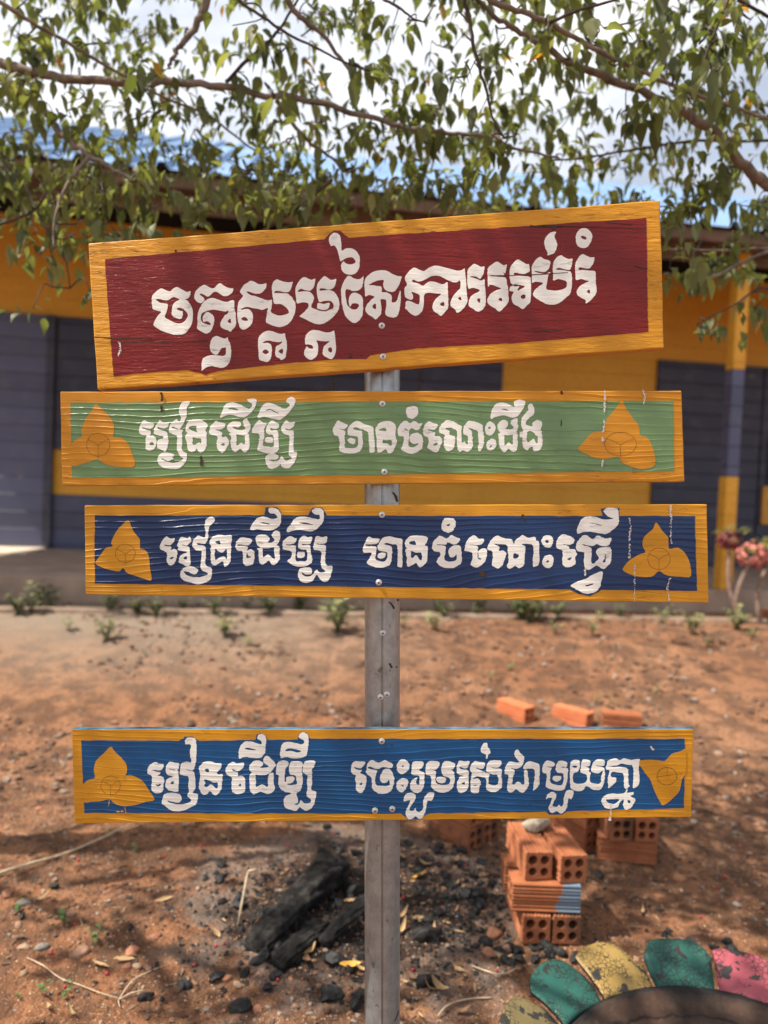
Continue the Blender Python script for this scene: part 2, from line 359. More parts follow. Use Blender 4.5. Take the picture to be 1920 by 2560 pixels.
# kerb in front of the plinth
kp = ground_at(300, 1531); ko = (kp-BO).dot(bnor)
bm = bmesh.new(); box(bm, XL, XR, -ko-0.02, -ko+0.10, 0.05, 0.300)
kerb = bobj("kerb", bm, simple("kerb_concrete", (0.22, 0.155, 0.11), 0.95, 0.45, 7, bump=0.012, bs=18)); kerb.location = BO; kerb.rotation_euler = (0, 0, byaw); bevel(kerb, 0.02)
tag(kerb, kind='structure')
LETTERS = '''
#1
@370 690 6.9125
70,350 110,300 165,250 235,215 300,240 370,265 400,255 440,215 500,190 560,215 620,250 680,275 740,260 735,320 705,385 650,408 690,430 740,500 775,590 782,690 770,800 730,890 650,990 560,1022 450,1020 350,990 250,955 150,900 95,845 120,770 170,690 225,625 150,605 80,575 75,540 65,450 | -140,410 200,402 260,418 330,425 380,405 440,370 500,390 540,412 470,450 430,500 415,560 415,680 470,725 550,750 590,730 605,680 605,610 570,605 510,580 530,558 590,565 640,600 680,650 685,700 650,760 600,805 530,820 440,795 360,750 295,715 320,640 330,600 345,540 345,490 300,475 230,465 175,440
805,400 800,350 815,275 870,215 950,155 1000,160 1060,195 1130,215 1190,160 1245,125 1310,160 1380,200 1440,212 1475,210 1475,260 1440,310 1390,345 1320,355 1260,325 1200,285 1150,278 1110,310 1060,355 1010,355 960,320 900,308 910,335 960,370 980,400 975,430 935,470 900,475 850,450
850,910 855,800 855,690 880,590 930,490 1000,420 1080,385 1150,385 1230,410 1310,440 1380,445 1440,420 1485,420 1497,480 1500,580 1520,650 1526,760 1530,820 1500,890 1450,945 1425,970 1380,945 1310,920 1260,880 1248,830 1270,770 1320,690 1370,650 1390,605 1340,620 1270,608 1190,592 1110,590 1030,605 960,635 925,665 920,750 945,800 1000,830 1075,845 1078,820 1040,790 1000,788 960,800 945,750 955,690 990,640 1030,620 1080,640 1130,680 1150,740 1140,830 1120,890 1090,950 1040,995 990,998 930,965 | -1425,740 1380,785 1400,805 1432,810
930,1650 925,1580 930,1490 960,1420 1030,1380 1120,1365 1220,1372 1290,1378 1340,1355 1345,1250 1340,1240 1270,1255 1240,1310 1190,1362 1140,1355 1090,1310 1070,1270 1070,1190 1090,1110 1130,1055 1190,1038 1250,1055 1310,1078 1350,1075 1380,1045 1390,1100 1420,1160 1440,1260 1440,1360 1425,1450 1390,1530 1330,1580 1260,1590 1170,1575 1090,1560 1010,1585 960,1620
@590 680 6.381
65,320 75,280 120,215 180,170 235,140 300,160 360,190 430,190 485,180 488,240 450,300 400,340 345,352 290,345 230,325 180,315 185,335 240,370 310,385 380,410 450,435 520,450 572,440 575,500 570,570 560,640 600,665 680,690 750,688 840,655 835,620 800,570 740,525 690,515 640,520 600,500 590,430 575,330 570,250 585,180 620,130 660,115 720,140 790,160 860,165 912,155 900,200 880,270 840,320 780,325 700,310 630,308 615,335 680,335 760,335 830,345 860,370 900,400 920,450 950,490 955,560 945,650 910,730 870,800 790,860 700,882 620,870 540,840 475,800 485,720 495,640 505,580 430,608 350,595 270,580 190,562 120,575 80,605 130,595 190,588 240,620 270,680 270,780 240,850 180,905 125,925 70,900 40,820 22,740 20,650 25,570 40,480 80,430 105,400 110,375 80,350 | -90,745 130,722 170,735 190,775 150,780 110,770
945,330 945,280 970,200 1020,125 1080,82 1140,95 1200,125 1265,105 1262,170 1240,250 1190,298 1140,298 1090,290 1040,275 1000,295 995,320 1060,310 1130,308 1190,325 1240,385 1245,440 1215,510 1210,565 1270,590 1330,615 1400,628 1450,620 1500,600 1550,580 1550,520 1520,475 1470,465 1400,468 1330,485 1305,420 1285,320 1285,260 1300,190 1340,130 1405,68 1450,85 1500,118 1550,125 1600,105 1595,170 1570,240 1520,280 1460,280 1400,268 1350,265 1340,300 1420,290 1500,290 1570,320 1620,390 1650,480 1648,570 1620,640 1560,710 1480,780 1400,825 1310,838 1230,820 1150,780 1080,745 1010,710 1050,670 1110,615 1150,560 1155,510 1120,490 1060,490 975,505 960,450 | 1310,492 1400,508 1490,490 1492,550 1470,592 1400,610 1330,600 1290,575 1295,525
370,1400 360,1300 350,1180 355,1060 400,990 460,950 530,935 600,950 680,980 740,985 780,975 795,1050 815,1130 815,1230 800,1320 790,1370 725,1410 690,1380 645,1360 625,1310 630,1220 650,1180 700,1155 740,1115 690,1125 620,1115 550,1100 490,1100 435,1125 440,1135 510,1130 560,1160 575,1220 570,1320 550,1400 500,1440 430,1425 | -425,1275 470,1240 525,1275 475,1310 | -685,1270 735,1225 750,1270 735,1305
1110,1160 1100,1090 1110,1020 1150,965 1210,925 1270,922 1350,940 1430,962 1510,960 1565,935 1580,1000 1588,1080 1600,1200 1590,1290 1560,1360 1525,1395 1460,1370 1390,1330 1380,1280 1395,1200 1430,1160 1495,1108 1430,1112 1350,1105 1285,1095 1310,1150 1315,1240 1300,1320 1260,1375 1200,1402 1140,1385 1090,1330 1085,1280 1105,1220 1125,1185 1170,1215 1230,1220 1215,1180 1160,1160 | -1470,1245 1495,1208 1530,1225 1528,1270 1500,1282
@790 570 7.541
245,270 240,210 270,140 320,95 370,90 420,110 460,160 475,240 485,340 490,430 560,385 640,378 710,400 780,460 825,550 828,650 815,760 770,840 700,885 630,888 550,865 490,810 470,740 480,670 520,630 560,660 620,685 690,680 740,645 725,600 690,565 630,560 570,575 510,610 465,635 445,600 425,500 400,420 360,350 320,335 280,350
470,1180 490,1090 530,990 600,905 660,910 720,950 790,965 850,950 900,905 895,990 875,1100 830,1165 760,1192 690,1192 620,1165 570,1165 555,1250 575,1350 590,1450 640,1500 700,1535 760,1530 805,1475 790,1435 740,1425 680,1435 640,1495 615,1420 615,1330 640,1270 690,1225 750,1220 820,1255 880,1310 890,1420 890,1560 870,1670 810,1750 735,1795 660,1770 570,1690 520,1580 490,1460 475,1320
910,1040 930,950 1000,880 1090,820 1180,800 1260,795 1330,805 1400,840 1470,880 1545,905 1618,915 1600,980 1570,1070 1520,1160 1460,1210 1400,1210 1330,1190 1280,1140 1262,1070 1275,990 1210,988 1120,1010 1050,1045 1005,1075 1080,1080 1160,1095 1225,1100 1245,1160 1240,1210 1330,1215 1400,1250 1435,1310 1430,1395 1480,1400 1520,1370 1550,1280 1588,1160 1605,1310 1590,1450 1575,1560 1530,1670 1460,1695 1380,1680 1310,1640 1305,1560 1320,1480 1320,1370 1290,1350 1220,1355 1230,1450 1235,1560 1220,1640 1140,1720 1110,1725 1060,1680 990,1640 935,1580 930,1510 970,1430 1040,1350 1100,1305 1040,1275 990,1270 930,1300 920,1200 910,1100 | -1065,1485 1120,1430 1130,1520 1100,1525
@1000 650 6.381
75,310 90,250 150,170 230,120 300,150 380,175 440,135 520,95 620,95 720,120 820,145 910,170 980,165 1030,130 1040,200 1055,300 1060,420 1070,560 1080,660 1050,730 980,810 910,850 880,800 810,740 800,690 830,600 880,530 930,480 960,440 955,330 910,360 850,360 780,335 710,300 640,265 570,255 500,265 430,300 360,340 290,345 210,320 200,350 260,365 320,390 370,410 430,360 490,342 570,355 640,380 700,382 760,350 765,450 770,560 770,760 720,830 660,895 600,860 540,820 515,760 530,680 580,610 650,545 580,540 500,528 440,530 385,565 385,660 370,780 320,860 250,895 180,870 110,800 80,780 85,720 100,655 170,660 240,690 300,705 310,640 308,565 270,540 220,520 180,515 210,560 212,610 180,640 130,625 80,590 68,510 75,440 110,390 | -640,710 695,670 700,735 | -930,620 960,590 980,645
1070,210 1090,140 1140,90 1180,58 1240,85 1300,110 1345,98 1345,170 1325,240 1280,305 1220,275 1160,265 1115,270 1180,285 1240,310 1300,325 1350,305 1355,400 1365,500 1370,600 1370,700 1330,780 1250,832 1180,795 1100,740 1090,690 1110,610 1150,560 1270,490 1210,460 1150,450 1095,465 1075,400 | -1230,635 1275,618 1270,685
@1220 560 5.925
-10,700 0,650 40,610 120,558 180,580 230,610 280,600 275,660 255,740 230,720 240,760 180,775 100,765 45,760 110,775 180,785 265,795 280,870 300,960 305,1080 310,1140 270,1210 170,1300 110,1260 40,1220 -15,1160 -5,1100 40,1030 120,980 190,960 120,930 60,910 20,915 0,960 -8,850 | -155,1120 195,1095 205,1145
315,720 330,640 380,570 440,525 510,560 570,595 605,590 620,660 620,700 590,720 540,745 470,740 420,725 380,735 390,755 440,765 520,770 620,785 635,850 640,960 635,1080 625,1160 570,1220 515,1265 450,1225 370,1180 345,1110 355,1050 375,1010 330,1000 312,980 330,930 370,910 330,870 315,780 | -370,905 410,895 470,910 540,925 500,955 445,985 440,970 465,920 400,925 | -485,1080 520,1045 550,1060 545,1100 510,1110
645,690 645,640 680,560 765,485 830,520 920,550 918,620 890,680 840,715 780,712 700,700 705,712 780,730 860,735 900,715 930,715 895,760 880,850 865,960 920,980 1000,985 1080,975 1150,940 1165,900 1150,850 1100,830 1030,820 965,845 960,780 955,640 970,560 1010,500 1075,462 1130,490 1200,520 1250,515 1245,600 1215,680 1160,680 1100,665 1040,655 1005,675 1080,680 1160,695 1225,710 1245,800 1240,940 1215,1040 1150,1100 1080,1160 1000,1195 910,1198 820,1170 720,1110 665,1055 680,990 740,930 815,880 760,865 700,860 648,880 645,800
835,310 830,260 860,190 920,130 1010,115 985,180 1010,250 1025,310 1010,380 970,440 880,470 880,430 850,370
1295,215 1310,140 1360,75 1420,62 1490,85 1540,150 1540,220 1510,300 1460,350 1390,358 1320,320 | -1385,178 1448,198 1448,230 1388,214
1285,620 1310,540 1360,470 1405,445 1460,470 1520,495 1575,495 1570,560 1540,620 1490,662 1420,655 1360,645 1340,680 1420,680 1500,690 1588,700 1595,800 1600,900 1612,1000 1570,1080 1500,1150 1440,1185 1440,1130 1380,1100 1320,1050 1312,990 1350,930 1420,880 1495,850 1430,835 1370,820 1305,838 1290,740 | -1465,1005 1500,975 1505,1030
#2
@335 990 7.541
100,620 110,560 150,510 165,475 205,455 260,480 320,510 375,505 385,550 365,590 320,620 260,615 210,600 165,590 170,610 250,640 320,655 320,720 318,750 370,745 410,790 432,830 425,900 400,980 340,1025 280,1035 225,1000 220,930 220,800 235,760 170,740 110,710 95,670 | -300,900 340,875 375,885 370,925 320,930
415,550 455,490 490,455 540,490 600,510 665,500 655,560 610,610 540,615 450,585 460,620 540,650 620,675 640,720 650,800 655,870 640,960 600,1050 560,1045 500,1010 440,980 434,900 440,850 480,805 545,800 545,770 480,755 420,735 370,700 385,610
660,680 665,600 690,530 740,480 810,425 830,460 865,480 885,430 870,380 850,310 855,230 890,140 950,105 1055,105 1040,170 1000,230 1000,290 1000,390 965,470 950,510 915,560 880,620 800,610 740,585 725,605 800,625 930,640 915,690 910,800 915,900 910,1000 960,1060 1000,1090 1000,1190 970,1250 920,1320 840,1370 740,1385 620,1370 520,1340 470,1290 440,1220 450,1140 510,1080 600,1065 690,1075 765,1105 760,1140 720,1150 750,1185 700,1215 640,1225 570,1200 520,1175 560,1210 640,1245 740,1255 830,1240 930,1185 880,1150 840,1080 805,990 810,880 815,760 740,735
975,600 1000,520 1050,465 1130,435 1250,440 1330,480 1395,540 1380,600 1350,650 1370,680 1375,800 1375,930 1340,1020 1270,1070 1215,1050 1185,1000 1150,1035 1080,1060 1010,1000 1000,900 970,800 965,740 1010,705 970,650 | -1030,605 1090,575 1180,570 1175,640 1200,680 1110,650 | -1120,790 1200,800 1260,810 1265,870 1250,895 1215,878 1160,920 1115,905
@515 980 6.9125
60,640 80,580 130,530 175,497 240,520 335,545 330,600 290,640 210,650 150,645 200,665 270,690 290,715 275,750 295,785 330,768 380,800 405,880 370,950 310,1040 265,1050 200,990 185,920 190,830 200,770 130,750 55,720 | -265,905 320,885 325,915 295,932
360,620 385,560 440,510 520,510 600,525 610,570 570,615 510,615 450,600 520,640 600,655 680,640 660,600 640,530 650,480 710,450 735,510 775,560 770,640 730,700 680,745 620,748 540,740 440,715 380,670 | 400,725 440,712 530,740 530,900 560,910 615,870 670,905 670,780 690,735 745,725 755,830 750,970 690,1045 640,1030 600,985 560,1010 500,1045 450,990 425,900 430,780
240,420 280,350 300,270 350,205 430,175 520,185 620,225 700,270 740,290 800,240 790,200 740,180 720,120 870,120 878,165 865,240 820,310 770,370 700,425 620,440 500,410 400,400 330,415 260,450 | -390,300 430,272 500,280 570,315 500,312
885,430 920,350 950,265 1010,205 1100,188 1200,215 1300,270 1390,280 1450,215 1385,180 1400,125 1470,80 1550,130 1540,200 1500,270 1430,370 1360,430 1290,478 1200,480 1100,455 1000,435 920,460 | -1030,318 1100,295 1180,330 1260,370 1200,355 1120,315
795,660 820,590 870,530 925,480 990,530 1055,535 1040,590 1000,640 1005,660 1010,740 1000,830 990,920 1060,940 1165,940 1165,800 1150,745 1080,735 1030,680 1045,600 1080,540 1140,487 1200,520 1265,545 1265,600 1230,645 1160,640 1115,625 1130,660 1240,670 1255,780 1260,880 1265,980 1220,1040 1130,1065 1030,1060 940,1030 880,1010 890,950 910,850 920,730 800,710 | 1030,790 1140,780 1160,830 1150,885 1030,870
1025,1130 1080,1075 1160,1055 1250,1095 1240,1160 1160,1172 1085,1180 1170,1198 1250,1180 1310,1110 1370,1170 1420,1180 1480,1140 1430,1090 1430,1000 1440,880 1435,760 1380,740 1310,690 1300,610 1330,550 1390,487 1450,525 1540,510 1530,570 1490,620 1440,650 1370,630 1400,660 1510,670 1520,770 1515,900 1520,1025 1575,1050 1555,1170 1500,1260 1450,1310 1380,1320 1300,1290 1285,1250 1240,1300 1150,1335 1080,1310 1030,1220
@820 1000 5.925
65,430 100,370 145,300 200,330 290,360 285,400 240,435 150,425 250,455 250,540 255,620 250,695 330,712 400,705 440,670 445,590 440,545 380,535 300,525 285,480 300,410 340,360 420,308 500,335 580,370 670,405 680,460 690,560 695,660 690,770 620,780 610,700 600,600 595,490 550,455 480,430 410,410 370,430 440,450 505,465 515,560 515,660 500,730 430,785 340,795 240,785 165,745 170,660 155,545 90,520 | 285,600 320,560 400,575 408,620 375,660 320,640
700,420 740,360 800,320 880,310 960,330 1005,370 1010,430 1000,480 1005,540 1025,620 1000,680 960,770 890,790 855,730 800,770 740,775 720,690 715,580 705,490 | -755,445 800,420 840,415 860,460 800,455 | -815,595 870,600 935,600 935,680 880,645 815,640
1030,430 1060,370 1110,320 1170,310 1210,345 1260,308 1310,320 1345,350 1395,335 1380,400 1330,450 1280,445 1240,420 1205,450 1205,540 1195,680 1260,695 1320,670 1330,640 1270,660 1215,620 1205,560 1240,500 1310,480 1370,505 1405,560 1410,640 1390,720 1330,770 1240,800 1170,785 1080,730 1100,680 1115,620 1115,545 1040,525 | -1130,425 1150,425 1190,460 1160,450
1150,180 1160,120 1220,90 1300,92 1340,130 1335,200 1300,255 1240,285 1180,255
1405,470 1420,390 1450,340 1500,315 1560,340 1630,365 1610,410 1570,450 1500,440 1465,430 1520,460 1585,480 1590,535 1644,535 1701,593 1675,666 1639,755 1587,780 1530,750 1470,710 1485,640 1480,560 1420,530 | -1560,660 1620,635 1620,660 1580,675
@1080 990 5.7207
95,480 120,420 170,370 220,345 300,365 370,400 430,430 420,500 425,600 435,660 470,650 500,695 510,640 510,575 450,550 440,500 455,430 490,380 530,350 610,365 720,410 730,480 745,570 745,680 720,750 680,800 655,750 665,650 655,560 645,500 590,480 520,465 570,500 580,560 585,640 580,740 520,800 480,800 440,775 400,805 370,770 355,690 355,580 355,500 310,475 240,460 190,470 255,500 250,550 330,580 330,680 310,750 240,795 190,770 165,680 165,600 180,565 110,530
755,480 770,410 820,362 870,380 910,420 905,480 870,550 820,570 770,540 | -805,455 825,440 838,462 815,470
775,690 800,640 850,608 910,630 925,700 890,760 840,785 785,760 | -820,740 845,705 855,725
935,460 945,390 990,350 1050,345 1090,390 1080,440 1050,465 1120,475 1165,450 1120,400 1140,340 1220,315 1225,400 1240,435 1215,500 1170,545 1070,565 970,525 | 945,555 970,530 1030,550 1040,700 1095,660 1150,690 1155,550 1220,525 1228,650 1220,750 1170,805 1110,770 1090,760 1030,810 970,740 950,640
840,330 840,240 880,150 940,100 1020,92 1100,120 1180,155 1165,110 1180,70 1250,50 1330,75 1330,130 1290,210 1230,285 1170,312 1110,308 1040,285 960,290 900,310 | -990,190 1050,190 1100,212
1270,400 1285,310 1330,250 1375,200 1365,150 1400,108 1440,130 1470,200 1450,270 1390,320 1350,370 1350,410 1430,430 1430,390 1490,345 1560,360 1580,415 1555,480 1570,520 1580,620 1575,720 1520,790 1450,785 1435,730 1400,740 1360,780 1310,750 1290,670 1290,600 1255,590 1255,520 1300,500 1275,440 | -1365,520 1440,515 1480,570 1510,590 1500,680 1460,615 1430,620 1365,660
#3
@390 1280 7.541
80,640 95,580 140,510 190,452 240,475 290,500 345,490 360,525 320,590 280,630 220,630 160,615 200,640 285,650 285,710 340,690 400,720 400,840 370,930 320,1000 270,1010 210,960 200,870 205,770 130,730 75,690 | -275,860 330,845 310,880 285,888
400,620 430,540 470,470 540,475 600,485 645,455 660,500 675,545 630,600 580,630 480,615 560,640 630,660 640,720 650,830 660,950 640,1005 570,1025 510,990 440,960 430,910 445,840 500,790 560,770 575,745 490,735 405,710 430,670 | -525,880 575,835 580,895
690,640 690,560 730,490 800,440 870,465 920,480 940,400 920,300 920,220 950,130 1010,90 1080,90 1120,150 1100,200 1050,230 1010,290 990,380 995,450 970,530 940,590 880,600 780,595 790,615 880,620 930,650 945,710 945,830 935,980 1000,1030 1055,1060 1055,1200 1000,1300 900,1345 780,1365 640,1330 510,1280 455,1210 470,1110 540,1045 640,1015 740,1040 800,1100 770,1160 710,1175 620,1140 530,1120 560,1170 650,1215 780,1225 880,1215 980,1160 900,1120 840,1070 845,960 855,830 860,740 770,730 720,690
1005,580 1030,510 1090,455 1180,428 1300,440 1420,435 1435,520 1415,610 1425,660 1415,780 1415,900 1380,980 1310,1035 1280,1010 1275,940 1220,950 1160,990 1100,1015 1040,960 1035,850 1030,730 1015,690 1050,650 | -1115,560 1200,545 1220,600 1160,595 | -1120,700 1180,750 1260,765 1330,710 1335,890 1290,835 1210,850 1120,890
@580 1260 6.381
55,650 75,590 130,540 210,535 320,560 310,620 260,660 180,650 95,650 100,660 200,665 260,690 240,740 300,720 355,760 355,900 330,960 240,990 180,950 175,840 165,755 90,745 55,700 | -235,860 240,780 260,830 305,840
375,540 420,495 520,488 590,520 605,580 570,610 640,610 680,570 640,530 645,460 700,420 765,450 770,560 730,640 680,690 590,710 500,705 430,680 385,620 | 400,710 430,698 490,700 500,850 570,800 640,850 685,870 670,720 690,670 755,675 765,780 760,890 680,970 630,965 590,905 500,970 440,940 425,850 425,760
285,410 310,340 370,250 450,205 540,200 640,235 720,215 680,160 610,150 575,110 600,60 700,65 770,130 785,240 770,330 700,395 620,422 500,418 380,410 | -455,300 530,300 610,325 550,320
875,440 885,380 930,330 980,250 1060,205 1160,195 1280,225 1390,235 1390,180 1310,165 1270,110 1330,70 1430,75 1470,150 1470,240 1440,310 1380,380 1290,435 1180,430 1060,415 980,425 910,450 | -1075,310 1140,298 1220,308 1290,330
805,620 840,560 930,508 1000,545 1035,545 1025,600 980,640 870,645 870,655 1000,662 1025,690 1020,780 1020,900 1100,905 1190,900 1190,745 1110,725 1055,690 1060,610 1090,540 1150,505 1210,530 1280,520 1270,590 1240,640 1120,640 1140,655 1250,660 1255,760 1275,830 1280,925 1200,985 1100,1003 980,980 895,930 890,890 940,850 945,760 820,725 | 1035,800 1060,765 1150,760 1165,820 1130,865 1050,860
1050,1090 1080,1030 1150,1007 1250,1010 1285,1070 1260,1120 1190,1130 1115,1095 1130,1130 1200,1150 1280,1130 1350,1040 1400,1090 1490,1080 1440,1030 1415,960 1420,880 1415,755 1310,735 1300,660 1320,560 1360,505 1440,525 1520,510 1520,590 1480,635 1355,635 1400,645 1500,660 1495,760 1490,920 1530,980 1605,990 1585,1120 1540,1220 1470,1245 1400,1200 1350,1130 1300,1215 1200,1260 1100,1240 1060,1180
@900 1280 5.925
40,530 70,460 125,362 190,385 290,395 280,440 230,480 95,480 95,500 200,505 245,520 240,620 235,700 320,730 390,710 395,600 330,585 260,560 265,490 310,410 360,370 440,355 520,380 625,400 630,490 630,620 630,800 600,820 550,800 555,680 550,500 480,480 400,460 360,475 430,495 475,530 475,640 460,740 420,800 320,825 200,815 105,765 120,710 170,620 160,605 50,600 | 260,640 290,605 375,605 375,660 320,695 270,680
660,480 680,410 740,360 820,340 910,350 1000,370 1000,430 960,500 1005,500 1000,620 995,720 940,790 880,815 830,755 790,780 720,810 695,790 690,680 670,560 690,540 | -725,460 810,430 820,490 | -755,580 820,600 900,605 915,640 910,710 890,710 840,640 810,645 765,680
1065,510 1090,430 1140,380 1180,345 1250,375 1290,385 1350,340 1410,365 1490,400 1440,470 1380,480 1300,450 1280,485 1180,480 1125,490 1260,500 1270,580 1250,700 1330,735 1420,710 1425,630 1400,665 1340,670 1310,600 1330,530 1410,490 1490,510 1505,600 1505,740 1430,810 1310,835 1200,810 1130,740 1150,690 1180,650 1180,600 1090,580
1205,220 1215,150 1250,95 1330,85 1410,115 1415,200 1380,275 1310,310 1230,280 | -1285,190 1335,180 1310,210
@1150 1260 4.046
45,450 60,390 90,345 140,315 190,350 235,345 240,385 200,415 95,415 180,425 180,480 215,450 270,455 270,540 240,600 170,645 105,615 120,560 120,490 50,480 | -182,490 190,545 215,555 195,560 180,540
275,440 300,380 370,318 430,340 525,360 545,410 550,380 590,340 635,312 690,340 760,330 770,370 800,380 800,470 800,600 740,640 735,560 740,430 690,405 620,410 660,430 655,520 650,610 600,655 560,625 510,655 470,630 490,580 480,480 475,420 420,410 345,405 400,430 395,470 440,470 470,505 445,580 430,620 385,655 325,620 330,550 325,480 290,470 | -545,500 590,520 575,550 540,545
820,370 850,320 910,318 945,360 930,420 895,445 840,420 | -862,378 880,360 895,380 880,395
830,580 850,530 910,512 945,540 940,610 895,652 840,625 | -870,590 890,565 895,590
970,400 990,340 1045,305 1150,345 1150,390 1110,415 1040,405 1105,430 1110,455 1160,455 1185,515 1165,540 1170,600 1110,640 1050,630 1030,580 1035,475 980,450 | -1085,555 1130,540 1110,565
1170,430 1190,370 1260,310 1340,350 1390,318 1460,345 1530,340 1520,390 1490,425 1430,425 1380,405 1350,425 1280,415 1230,405 1260,420 1330,450 1330,600 1400,555 1375,500 1390,450 1450,435 1525,440 1530,560 1520,600 1450,660 1380,625 1310,668 1260,640 1250,560 1255,490 1190,480 | -1460,560 1470,500 1470,580 1440,585
1180,290 1190,220 1230,150 1290,125 1370,130 1450,155 1545,150 1500,130 1450,80 1480,40 1590,45 1605,120 1605,200 1550,260 1480,303 1400,298 1320,280 1250,285 1200,300 | -1310,190 1370,200 1430,218
1120,820 1180,785 1270,755 1350,710 1420,680 1445,700 1430,780 1420,830 1370,890 1280,910 1200,880 1130,840 | -1270,828 1345,805 1310,828
#4
@360 1830 6.9125
60,650 80,590 130,540 210,515 260,545 340,555 330,630 280,665 150,655 200,680 280,695 290,725 240,755 310,760 355,810 340,920 340,990 310,1040 230,1062 150,1030 125,960 130,860 135,760 65,720 | -205,900 240,910 285,890 280,920 240,935
375,600 400,550 450,505 530,520 610,530 610,600 580,655 520,655 440,635 500,660 590,665 600,730 605,820 605,900 605,970 590,1035 500,1030 410,990 365,920 385,830 430,790 500,770 420,745 385,720 380,650 | -460,885 515,845 505,895
630,600 640,545 740,510 820,525 800,420 790,340 810,215 720,210 710,130 770,85 850,95 905,140 910,240 910,340 905,500 885,590 855,660 780,660 735,655 860,685 880,735 890,830 890,980 840,1045 935,1070 930,1160 900,1250 830,1290 740,1340 600,1370 460,1350 380,1290 310,1240 310,1180 340,1090 390,1050 500,1048 600,1060 655,1120 650,1180 600,1220 500,1210 400,1180 470,1222 600,1243 720,1230 815,1180 760,1120 755,1060 775,1030 765,920 770,780 690,755 620,730
945,620 985,560 1050,510 1130,498 1240,530 1340,540 1335,610 1320,650 1270,690 1290,730 1365,730 1355,830 1350,950 1310,1040 1250,1092 1190,1075 1140,1020 1100,1070 1030,1092 970,1020 945,940 960,820 965,700 | -1055,650 1085,635 1120,650 1115,695 1075,680 | -1045,820 1120,835 1200,870 1270,875 1270,960 1240,965 1160,895 1085,945 1045,920 1065,880
@550 1820 6.636
95,690 120,620 200,555 290,580 400,570 395,640 350,690 290,715 195,680 230,710 300,730 300,800 350,785 420,830 425,960 415,1050 320,1100 220,1070 190,1000 195,900 200,820 110,770 | -305,945 350,925 340,965
480,680 500,600 560,545 650,535 720,570 710,620 670,650 740,655 810,630 730,580 720,510 770,450 830,490 930,590 900,660 830,750 720,785 600,775 520,730 | 490,790 540,730 590,770 600,900 610,970 700,930 790,970 790,840 820,760 890,745 895,900 915,1005 860,1070 780,1095 670,1055 560,1105 500,1040 490,930
310,490 310,400 340,290 420,220 520,220 620,250 695,260 670,205 620,180 625,120 680,95 740,110 770,190 760,300 745,420 660,498 520,490 400,480 330,510 | -425,350 440,330 530,340 600,365
1000,480 1000,380 1030,270 1110,225 1220,235 1340,265 1400,235 1380,190 1310,160 1310,110 1380,70 1450,100 1475,200 1465,330 1440,440 1360,495 1230,505 1100,485 1010,505 | -1085,380 1130,340 1230,345 1340,380 1280,400 1190,378
930,690 945,600 980,550 1060,535 1140,570 1130,630 1090,680 1080,760 1075,870 1100,880 1100,810 1170,800 1240,810 1230,880 1180,915 1120,920 1160,942 1260,930 1270,880 1250,790 1160,765 1145,690 1150,620 1180,555 1270,545 1360,560 1375,620 1360,680 1370,780 1380,880 1360,960 1335,1040 1270,1080 1290,1150 1290,1240 1240,1260 1300,1260 1340,1190 1400,1240 1490,1230 1510,1190 1440,1130 1440,1060 1450,1000 1440,880 1445,790 1380,740 1372,660 1390,580 1440,535 1580,545 1560,640 1530,690 1530,790 1530,900 1520,1020 1600,1060 1580,1200 1540,1310 1450,1365 1370,1350 1325,1310 1270,1375 1160,1350 1070,1310 1055,1200 1090,1120 1180,1080 1080,1060 1000,1010 970,930 970,790 925,770
@865 1850 5.925
75,400 80,360 130,310 200,315 290,320 260,390 210,420 120,400 180,440 240,440 210,490 260,505 305,550 300,650 270,740 230,785 155,750 145,660 135,560 150,525 90,500 70,460 | -200,650 235,635 225,668
300,440 310,370 340,310 400,292 460,325 510,325 570,295 640,320 695,350 685,410 620,415 540,395 500,420 430,425 360,390 330,410 400,435 465,450 440,540 440,650 530,675 640,665 640,590 600,630 540,635 500,580 520,490 570,425 650,430 690,480 715,570 700,690 650,770 530,797 430,765 380,690 380,560 300,500
750,400 760,340 810,285 880,285 940,350 935,420 890,480 820,510 760,460 | -830,388 855,372 845,405
745,660 770,600 840,560 910,575 925,630 890,720 830,775 765,745 | -810,660 850,675 845,688
970,390 980,340 1030,310 1150,325 1140,400 1080,440 1060,430 1110,460 1160,480 1165,560 1160,660 1130,740 1060,785 980,760 945,700 960,620 1020,560 1060,545 1055,570 1040,630 1060,660 1080,650 1085,545 1020,520 960,500 970,440
1175,420 1190,350 1260,305 1385,325 1370,400 1320,440 1230,415 1290,440 1335,460 1330,550 1340,630 1430,660 1530,640 1530,560 1440,530 1410,460 1415,380 1450,320 1510,310 1615,345 1610,400 1580,440 1500,440 1590,460 1610,560 1600,660 1550,740 1450,780 1330,755 1260,690 1255,540 1180,510 | 1340,600 1350,545 1475,550 1465,630 1380,635
860,910 860,840 900,785 970,775 1030,810 1025,880 980,950 940,1030 1000,1040 1035,985 1045,1050 1100,1055 1140,1000 1140,900 1190,800 1250,765 1310,790 1280,895 1210,900 1190,1000 1165,1090 1130,1150 1080,1170 1030,1130 980,1165 920,1165 880,1100 895,1020 930,950 945,890
@1120 1850 6.381
135,470 140,400 180,325 260,340 340,330 330,410 280,455 180,430 210,460 325,480 330,590 330,720 300,800 205,850 150,800 135,700 165,620 190,580 250,570 190,560 140,530 | -220,690 265,670 260,710
345,470 360,400 420,335 490,345 585,360 580,430 530,465 450,440 500,475 600,510 660,540 650,620 645,690 700,710 790,700 785,560 690,545 610,500 610,420 640,345 700,322 850,330 840,410 780,445 680,430 740,450 850,460 855,580 865,670 850,760 760,830 660,820 605,760 605,620 540,590 450,585 395,620 480,610 530,680 500,760 490,830 430,850 360,810 360,620 375,520 | -385,715 470,712 430,722
520,170 530,110 570,40 630,50 630,100 670,150 680,205 640,230 630,295 600,295 600,235 540,205
